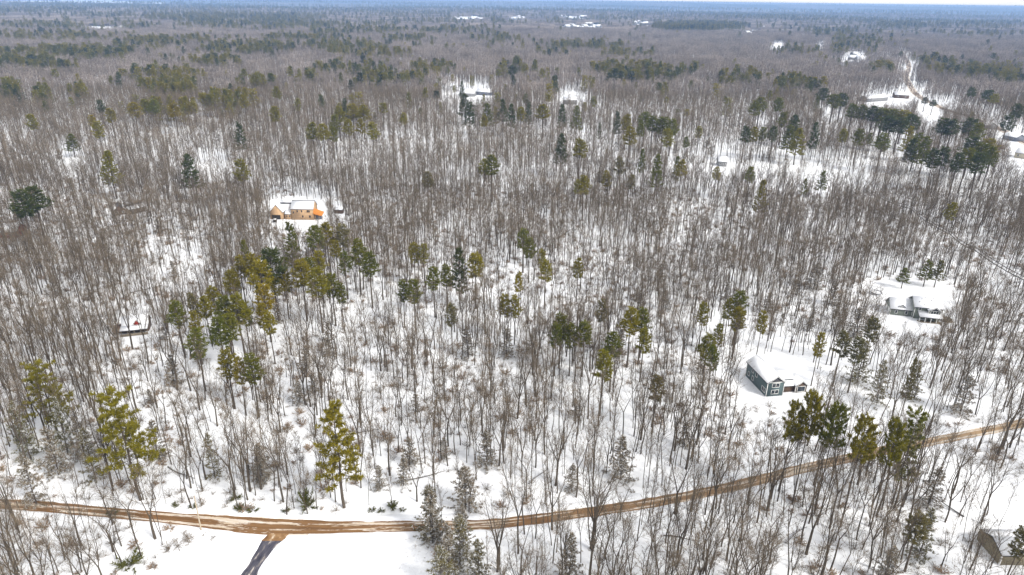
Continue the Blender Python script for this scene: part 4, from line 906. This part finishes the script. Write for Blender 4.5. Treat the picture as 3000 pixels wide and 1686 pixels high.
for k, (px, py, a, lab) in enumerate(LOGS):
    xx, yy = A(px, py); o = empty('fallen_log', (xx, yy, gz(xx, yy) + 0.15), math.radians(a)); tag(o, lab, 'log')
    m_ = MB(); L = 7 + (k * 5 % 6); q = np.linspace(0, 1, 7); tube(m_, np.stack([q * L - L / 2, np.sin(q * 5 + k) * 0.25, 0.1 + q * 0.35], 1), np.linspace(0.2, 0.07, 7), 6); part('trunk', m_, mBark, o)
    m_ = MB(); rr = np.random.default_rng(k); n = 14; q = rr.uniform(0.4, 1, n); p0 = np.stack([q * L - L / 2, np.sin(q * 5 + k) * 0.25, 0.1 + q * 0.35], 1)
    slivers(m_, p0, p0 + unit(rr.normal(size=(n, 3)) + np.array([0.6, 0, 0.9])) * rr.uniform(0.7, 2.2, n)[:, None], 0.09, 0, rr); part('branches', m_, mBark, o)
print('pines', npine, time.time() - T0)

# ------------------------------------------------------------------ where bare trees may stand
EX = [[(300, 1740), (400, 1655), (470, 1610), (560, 1566), (1235, 1566), (1252, 1640), (1262, 1800), (1300, 2600), (-200, 2600)],
      [(2768, 1325), (2830, 1340), (3080, 1445), (3300, 1560), (3300, 1640), (3000, 1560), (2880, 1490), (2810, 1400)],
      [(2850, 1535), (3300, 1600), (3300, 1720), (2920, 1690), (2860, 1610)],
      [(2175, 1040), (2290, 1040), (2330, 1078), (2430, 1090), (2500, 1150), (2470, 1190), (2380, 1205), (2260, 1190), (2160, 1130)],
      [(2520, 825), (2760, 822), (2800, 850), (2800, 945), (2740, 985), (2610, 985), (2565, 935), (2530, 890)],
      [(790, 652), (805, 612), (955, 612), (1005, 618), (1005, 632), (970, 658), (870, 684), (800, 668)],
      [(470, 1000), (350, 1000), (340, 960), (450, 950)],
      [(2930, 395), (3010, 395), (3010, 480), (2900, 450)], [(2720, 310), (2800, 335), (2800, 360), (2740, 345)],
      [(2640, 646), (2770, 728), (2838, 776), (3020, 888), (3020, 940), (2838, 818), (2770, 768), (2640, 672)]]
THIN = [([(2260, 485), (2520, 500), (2560, 560), (2400, 580), (2250, 550)], 0.2), ([(1950, 480), (2260, 480), (2250, 560), (1950, 540)], 0.3), ([(575, 485), (690, 490), (690, 530), (590, 535)], 0.08), ([(1290, 240), (1440, 250), (1430, 330), (1290, 330)], 0.35),
        ([(440, 700), (620, 720), (600, 860), (420, 860)], 0.45), ([(2500, 280), (2720, 285), (2740, 330), (2560, 330)], 0.25), ([(1640, 270), (1720, 270), (1720, 330), (1640, 330)], 0.2), ([(2380, 1080), (2560, 1120), (2560, 1220), (2400, 1200)], 0.2), ([(2560, 560), (3000, 600), (3000, 640), (2600, 620)], 0.6)]
BOX = [(2172, 1030, 2375, 1172), (2592, 850, 2760, 955), (790, 575, 958, 652), (975, 600, 1005, 630), (2090, 455, 2140, 492), (1340, 262, 1445, 286), (2965, 425, 3015, 470), (2540, 280, 2665, 302)]
VIS = [(290, 81, 90, 4), (1375, 54, 48, 7), (1505, 54, 22, 5), (1715, 78, 75, 9), (1680, 52, 45, 4), (1885, 70, 28, 6), (2500, 168, 45, 16), (2402, 135, 14, 16), (2280, 135, 22, 12), (2200, 92, 30, 4), (2590, 170, 35, 3), (2950, 95, 60, 2), (1400, 150, 22, 3), (1550, 62, 70, 3), (330, 88, 60, 2), (2670, 200, 18, 22), (2660, 235, 16, 20), (2680, 270, 25, 12)]
def allowed(x, y, H, r, soft=True):
    z = g(x, y); bx_, by_, dep = proj(x, y, z); tx_, ty_, _ = proj(x, y, z + H)
    ok = np.ones(len(x), bool)
    for p in EX: ok &= ~inpoly(bx_, by_, p)
    for p, q in THIN: ok &= ~(inpoly(bx_, by_, p) & (r.random(len(x)) > q))
    for x0, y0, x1, y1 in BOX:
        for k in (0.12, 0.3, 0.45, 0.6, 0.75, 0.95):
            mx_, my_, _ = proj(x, y, z + H * k); ok &= ~((mx_ > x0) & (mx_ < x1) & (my_ > y0) & (my_ < y1) & (r.random(len(x)) > 0.05))
    for k in (0.3, 0.6, 0.95):
        mx_, my_, _ = proj(x, y, z + H * k); ok &= ~((mx_ > 345) & (mx_ < 445) & (my_ > 915) & (my_ < 985) & (r.random(len(x)) > 0.35))
    wb = 0.45 + 1.1 * vnoise(x, y, 130, 77)
    for cx, cy, rx, ry in VIS:
        for k in (0.0, 0.5, 1.0):
            ok &= ~((((bx_ + (tx_ - bx_) * k) - cx) / rx) ** 2 + (((by_ + (ty_ - by_) * k) - cy) / ry) ** 2 < wb) | (r.random(len(x)) < 0.22)
    near = (y > 60) & (y < 400)
    if near.any():
        i = np.where(near)[0]
        for s in range(0, len(i), 4000):
            ii = i[s:s + 4000]; d = np.min(np.hypot(x[ii][:, None] - RC[None, :, 0], y[ii][:, None] - RC[None, :, 1]), 1); ok[ii[d < 3.4]] = False
    F = catmull(FR, 15)
    i = np.where((y > 500) & (y < 1900) & (x > 200))[0]
    if len(i):
        d = np.min(np.hypot(x[i][:, None] - F[None, :, 0], y[i][:, None] - F[None, :, 1]), 1); ok[i[(d < 7) | ((d < 18) & (r.random(len(i)) < 0.4))]] = False
    PX = np.array(allpx)
    i = np.where((y < 1100) & ok)[0]
    for s in range(0, len(i), 3000):
        ii = i[s:s + 3000]
        for k in (0.7, 0.95):
            mx_ = bx_[ii] + (tx_[ii] - bx_[ii]) * k; my_ = by_[ii] + (ty_[ii] - by_[ii]) * k
            q = ((mx_[:, None] - PX[None, :, 0]) / (0.62 * PX[None, :, 2])) ** 2 + ((my_[:, None] - PX[None, :, 1] - 0.6 * PX[None, :, 2]) / (0.85 * PX[None, :, 2])) ** 2
            hit = ((q < 1) & (dep[ii][:, None] < PX[None, :, 3] + 3)).any(1); ok[ii[hit & (r.random(len(ii)) < 0.88)]] = False
    return ok, bx_, by_, tx_, ty_, dep
def grid(y0, y1, sp, r, mar=1.12, jit=0.9):
    ny = int((y1 - y0) / sp) + 1; xs = []; ys = []
    for k in range(ny):
        y = y0 + (k + 0.5) * sp; hw = (y * c_ + CAMH * s_) * 0.75 * mar + 12; n = int(2 * hw / sp)
        xs.append(-hw + (np.arange(n) + 0.5) * sp); ys.append(np.full(n, y))
    x = np.concatenate(xs); y = np.concatenate(ys)
    return x + (r.random(len(x)) - 0.5) * sp * jit, y + (r.random(len(x)) - 0.5) * sp * jit
# instancer: one object of points whose trees are set by geometry nodes
def scatter(name, meshes, x, y, z, rz, sc, idx, label, zs=None):
    n = len(x); me = bpy.data.meshes.new(name); me.vertices.add(n)
    me.vertices.foreach_set('co', np.stack([x, y, z], 1).astype(np.float32).ravel())
    for nm, dt, arr in (('rz', 'FLOAT', rz), ('sc', 'FLOAT', sc), ('idx', 'INT', idx)):
        a = me.attributes.new(nm, dt, 'POINT'); a.data.foreach_set('value', np.asarray(arr, np.float32 if dt == 'FLOAT' else np.int32))
    col = bpy.data.collections.new(name + '_kinds')
    for i, m in enumerate(meshes):
        o = bpy.data.objects.new('%s_kind_%02d' % (name, i), m); col.objects.link(o)
    ng = bpy.data.node_groups.new(name, 'GeometryNodeTree')
    ng.interface.new_socket('Geometry', in_out='INPUT', socket_type='NodeSocketGeometry'); ng.interface.new_socket('Geometry', in_out='OUTPUT', socket_type='NodeSocketGeometry')
    gi = N(ng, 'NodeGroupInput'); go = N(ng, 'NodeGroupOutput')
    ci = N(ng, 'GeometryNodeCollectionInfo'); ci.inputs['Collection'].default_value = col; ci.inputs['Separate Children'].default_value = True; ci.inputs['Reset Children'].default_value = True
    ip = N(ng, 'GeometryNodeInstanceOnPoints'); ip.inputs['Pick Instance'].default_value = True
    def att(nm, dt):
        a = N(ng, 'GeometryNodeInputNamedAttribute', data_type=dt); a.inputs['Name'].default_value = nm; return a.outputs['Attribute']
    cz = N(ng, 'ShaderNodeCombineXYZ'); ng.links.new(att('rz', 'FLOAT'), cz.inputs[2]); er = N(ng, 'FunctionNodeEulerToRotation'); ng.links.new(cz.outputs[0], er.inputs[0])
    ng.links.new(gi.outputs[0], ip.inputs['Points']); ng.links.new(ci.outputs[0], ip.inputs['Instance']); ng.links.new(att('idx', 'INT'), ip.inputs['Instance Index'])
    ng.links.new(er.outputs[0], ip.inputs['Rotation']); ng.links.new(att('sc', 'FLOAT'), ip.inputs['Scale']); ng.links.new(ip.outputs[0], go.inputs[0])
    o = obj(name, me); md = o.modifiers.new('scatter', 'NODES'); md.node_group = ng
    tag(o, label, kind='stuff'); return o

# near woods, 95 to 430 m out
r = np.random.default_rng(11)
x, y = grid(66, 430, 3.2, r)
dens = vnoise(x, y, 32, 3) * 0.6 + vnoise(x, y, 11, 4) * 0.4
keep = r.random(len(x)) < np.clip(0.42 + 1.3 * (dens - 0.25), 0.22, 1.0) * np.where(y < 150, 0.95, 1.0)
x, y = x[keep], y[keep]; H = r.uniform(0.6, 1.16, len(x)) * np.where(y > 200, 17.8, 20.0)
ok, bx_, by_, tx_, ty_, dep = allowed(x, y, H, r)
x, y, H, bx_, by_, tx_, ty_, dep = [a[ok] for a in (x, y, H, bx_, by_, tx_, ty_, dep)]
vis = (np.maximum(bx_, tx_) > 0) & (np.minimum(bx_, tx_) < 3000) & (ty_ < 1686 - 60)
order = np.argsort(np.where(vis, dep, 1e9))[:298]
ind = np.zeros(len(x), bool); ind[order] = True
def region(px, py):
    ry = np.interp(px, [p[0] for p in road_px], [p[1] for p in road_px])
    if py > ry:
        if px < 320: return 'by the bottom left corner'
        if px < 700: return 'left of the open field'
        if px < 1550: return 'just right of the open field'
        if px < 2000: return 'below the road, right of centre'
        if px < 2350: return 'below the tall roadside pines'
        if px < 2750: return 'in the lower right woods'
        return 'by the snowy lane'
    if px < 320: return 'above the road, left edge'
    if px < 620: return 'above the road near the pole'
    if px < 1000: return 'above the road opposite the driveway'
    if px < 1350: return 'behind the large roadside fir'
    if px < 1750: return 'above the road, bottom centre'
    if px < 2300: return 'between road and blue house'
    return 'above the road, right side'
rec = {}
for i in order:
    k = int(r.integers(0, 16)); tm, cm, fm, fk = BARE[k]
    s = H[i] / 19.0; sx = s * r.uniform(0.9, 1.15)
    o = empty('bare_tree', (x[i], y[i], gz(x[i], y[i])), r.random() * 6.28, (sx, sx, s))
    o['category'] = 'tree'; o['group'] = 'leafless trees of the near woods'
    key = (('tall' if s > 1.05 else 'short' if s < 0.9 else 'middling') + (' forked' if fk else ' straight'), region(bx_[i], by_[i]))
    rec.setdefault(key, []).append((bx_[i], o))
    obj('trunk', tm, o); obj('crown', cm, o)
for (kind, reg), lst in rec.items():
    lst.sort(key=lambda q: q[0])
    for q, (_, o) in enumerate(lst): o['label'] = '%s bare tree, %s%s' % (kind, (ORD[q] + ' from left, ') if len(lst) > 1 else '', reg)
rest = ~ind; n = rest.sum()
yy_ = y[rest]
nearm = yy_ < 250
xr, yr, Hr = x[rest], y[rest], H[rest]
FULL = [b[2] for b in BARE]
MIDM = []
for k in range(8):
    mbx = MB(); mbx.merge(MID[k]); MIDM.append(mbx.mesh('mid_bare_tree', [mBark, mTwig]))
scatter('near_bare_woods', FULL, xr[nearm], yr[nearm], g(xr[nearm], yr[nearm]), r.random(nearm.sum()) * 6.28, Hr[nearm] / 19, r.integers(0, 16, nearm.sum()), 'leafless brown woods standing in snow behind the nearest trees')
fm_ = ~nearm
scatter('middle_bare_woods', FULL + MIDM, xr[fm_], yr[fm_], g(xr[fm_], yr[fm_]), r.random(fm_.sum()) * 6.28, Hr[fm_] / 19, r.integers(0, 24, fm_.sum()), 'dense leafless woods in the middle of the picture')
print('near', len(x), time.time() - T0)
# undergrowth
x, y = grid(75, 430, 3.4, r); keep = (vnoise(x, y, 25, 9) > 0.34) & (r.random(len(x)) < 0.75); x, y = x[keep], y[keep]
ok = allowed(x, y, np.full(len(x), 1.5), r)[0]; x, y = x[ok], y[ok]
ex, ey = at(r.uniform(380, 640, 34), 1560 + r.uniform(0, 110, 34)); kk = inpoly(*proj(ex, ey, g(ex, ey))[:2], [(330, 1720), (400, 1640), (470, 1590), (600, 1560), (660, 1562), (560, 1610), (470, 1660), (420, 1720)]); x = np.concatenate([x, ex[kk]]); y = np.concatenate([y, ey[kk]])
scatter('undergrowth', TBUSH, x, y, g(x, y), r.random(len(x)) * 6.28, r.uniform(0.4, 1.3, len(x)), np.where(r.random(len(x)) < 0.25, r.integers(0, 2, len(x)), r.integers(2, 5, len(x))), 'brown saplings and twiggy brush in the snow under the trees')
x, y = grid(130, 650, 13, r); keep = (vnoise(x, y, 60, 19) > 0.50) & (r.random(len(x)) < np.where(y < 190, 0.10, 0.28)); x, y = x[keep], y[keep]
ok = allowed(x, y, np.full(len(x), 9.0), r)[0]; x, y = x[ok], y[ok]
scatter('young_firs', SNOWY, x, y, g(x, y), r.random(len(x)) * 6.28, r.uniform(0.35, 0.8, len(x)), r.integers(0, 3, len(x)), 'dusky snow flecked young firs scattered through the bare woods')
# 430 to 900 m
x, y = grid(430, 800, 4.4, r); dens = vnoise(x, y, 60, 13); keep = r.random(len(x)) < np.clip(0.5 + 1.0 * (dens - 0.2), 0.35, 1); x, y = x[keep], y[keep]
H = r.uniform(0.75, 1.15, len(x)) * 18; ok = allowed(x, y, H, r)[0]; x, y, H = x[ok], y[ok], H[ok]
scatter('upper_bare_woods', MIDM, x, y, g(x, y), r.random(len(x)) * 6.28, H / 18.5, r.integers(0, 8, len(x)), 'grey brown leafless woods with snow showing between the trunks')
print('mid', len(x), time.time() - T0)
# 900 to 2600 m, patches
x, y = grid(800, 2600, 19.5, r, jit=0.25); ok = allowed(x, y, np.full(len(x), 15.0), r)[0]; x, y = x[ok], y[ok]
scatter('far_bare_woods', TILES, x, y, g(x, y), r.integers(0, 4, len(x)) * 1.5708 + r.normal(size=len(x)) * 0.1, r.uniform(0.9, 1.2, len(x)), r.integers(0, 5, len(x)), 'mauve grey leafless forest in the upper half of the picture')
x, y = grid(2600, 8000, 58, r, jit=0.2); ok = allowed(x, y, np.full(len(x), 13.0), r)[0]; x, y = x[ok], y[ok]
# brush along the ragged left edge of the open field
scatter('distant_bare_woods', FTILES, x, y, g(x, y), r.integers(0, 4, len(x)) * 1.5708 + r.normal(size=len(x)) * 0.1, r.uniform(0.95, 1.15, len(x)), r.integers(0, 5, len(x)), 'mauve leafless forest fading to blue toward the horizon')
print('far', len(x), time.time() - T0)
# far pines: bands read from the photograph, then scattered woodland
BANDS = [(430, 208, 72, 12, 40), (430, 262, 60, 8, 16), (570, 240, 60, 10, 18), (645, 195, 45, 10, 14), (620, 118, 105, 10, 90), (545, 150, 55, 7, 34), (160, 128, 150, 10, 150), (60, 150, 60, 9, 40), (120, 158, 80, 6, 30), (30, 222, 32, 14, 14), (105, 232, 22, 8, 8), (200, 220, 22, 4, 7), (350, 178, 45, 8, 16), (450, 178, 50, 7, 20), (850, 112, 80, 7, 50), (930, 128, 90, 10, 50), (880, 165, 80, 10, 34), (1000, 185, 70, 9, 26), (955, 192, 60, 12, 24), (760, 185, 40, 8, 14), (1090, 165, 50, 8, 18), (1300, 165, 45, 12, 18), (1570, 165, 75, 12, 45), (1630, 180, 75, 14, 50), (1560, 190, 30, 8, 16), (1390, 128, 40, 8, 14), (1480, 112, 80, 8, 50), (1580, 130, 60, 7, 26), (1860, 190, 70, 10, 28), (1740, 165, 25, 8, 10), (1765, 66, 110, 7, 330), (2010, 205, 60, 12, 30), (2220, 165, 30, 10, 14), (2450, 172, 100, 10, 60), (2540, 190, 40, 8, 18), (2270, 62, 60, 6, 60), (2170, 100, 70, 10, 50), (2090, 80, 60, 8, 50), (2000, 120, 60, 10, 30), (2340, 150, 60, 8, 26), (2140, 120, 60, 10, 36), (200, 62, 180, 8, 160), (600, 45, 200, 6, 230), (650, 62, 180, 8, 170), (120, 88, 110, 8, 70), (420, 98, 90, 8, 50), (900, 75, 110, 7, 90), (1150, 75, 100, 7, 70), (1030, 95, 60, 6, 30), (350, 112, 60, 8, 26), (760, 92, 90, 6, 50), (1250, 95, 60, 6, 24)]
xs = []; ys = []; hs = []
for cx, cy, rx, ry, n in BANDS:
    n = int(n * 1.7); rx *= 1.15; ry *= 1.2; a = r.random(n) * 6.28; q = np.sqrt(r.random(n)); hh = r.uniform(15, 24, n)
    px = (cx + np.cos(a) * q * rx) * S; py = (cy + np.sin(a) * q * ry) * S
    X1, Y1 = at(px, py, 19.0); xs.append(X1); ys.append(Y1); hs.append(hh)
x2, y2 = grid(620, 7500, 30, r); nz = vnoise(x2 * 0.6, y2, 420, 31) * 0.55 + vnoise(x2 * 0.7, y2, 130, 32) * 0.45
pr_ = np.clip((nz - 0.60) * 4.5, 0, 1) * 0.9 + 0.035 + np.clip((y2 - 2500) / 9000, 0, 0.25)
k = r.random(len(x2)) < pr_ * 0.65; x2, y2 = x2[k], y2[k]
xs.append(x2 + r.normal(size=len(x2)) * 8); ys.append(y2 + r.normal(size=len(x2)) * 8); hs.append(r.uniform(13, 23, len(x2)))
x3, y3 = grid(7000, 15300, 85, r); nz = vnoise(x3 * 0.5, y3, 900, 41) * 0.5 + vnoise(x3 * 0.4, y3, 300, 42) * 0.5
k = (r.random(len(x3)) < np.clip((nz - 0.42) * 3, 0.12, 0.9)); x3, y3 = x3[k], y3[k]; xs.append(x3); ys.append(y3); hs.append(r.uniform(18, 30, len(x3)))
x, y, H = np.concatenate(xs), np.concatenate(ys), np.concatenate(hs)
ok = allowed(x, y, H * 0.9, r)[0] & ((y < 7200) | (g(x, y) < 88) & (~((x < -4800) & (y < 14000)))); x, y, H = x[ok], y[ok], H[ok]
bl = 0.06 + np.clip(y / 6000 - 0.1, 0, 0.45)
scatter('far_pine_woods', FARCON, x, y, g(x, y), r.random(len(x)) * 6.28, H / 22 * (1 + bl), r.integers(0, 5, len(x)), 'dark and olive pines dotted through the far forest')
print('farpines', len(x), time.time() - T0)

# ------------------------------------------------------------------ the air
hz = MB(); box(hz, -23000, 23000, -23000, 23000, -32, 114)
mH = bpy.data.materials.new('haze'); mH.use_nodes = True; t = mH.node_tree; t.nodes.clear()
mo = N(t, 'ShaderNodeOutputMaterial'); pv = N(t, 'ShaderNodeVolumePrincipled'); t.links.new(pv.outputs[0], mo.inputs['Volume'])
pv.inputs['Color'].default_value = (0.38, 0.60, 1.0, 1); pv.inputs['Density'].default_value = 0.000115; pv.inputs['Anisotropy'].default_value = 0.0
ho = obj('haze', hz.mesh('haze', [mH])); tag(ho, 'pale blue haze over the distant forest', kind='stuff')
print('total', time.time() - T0)
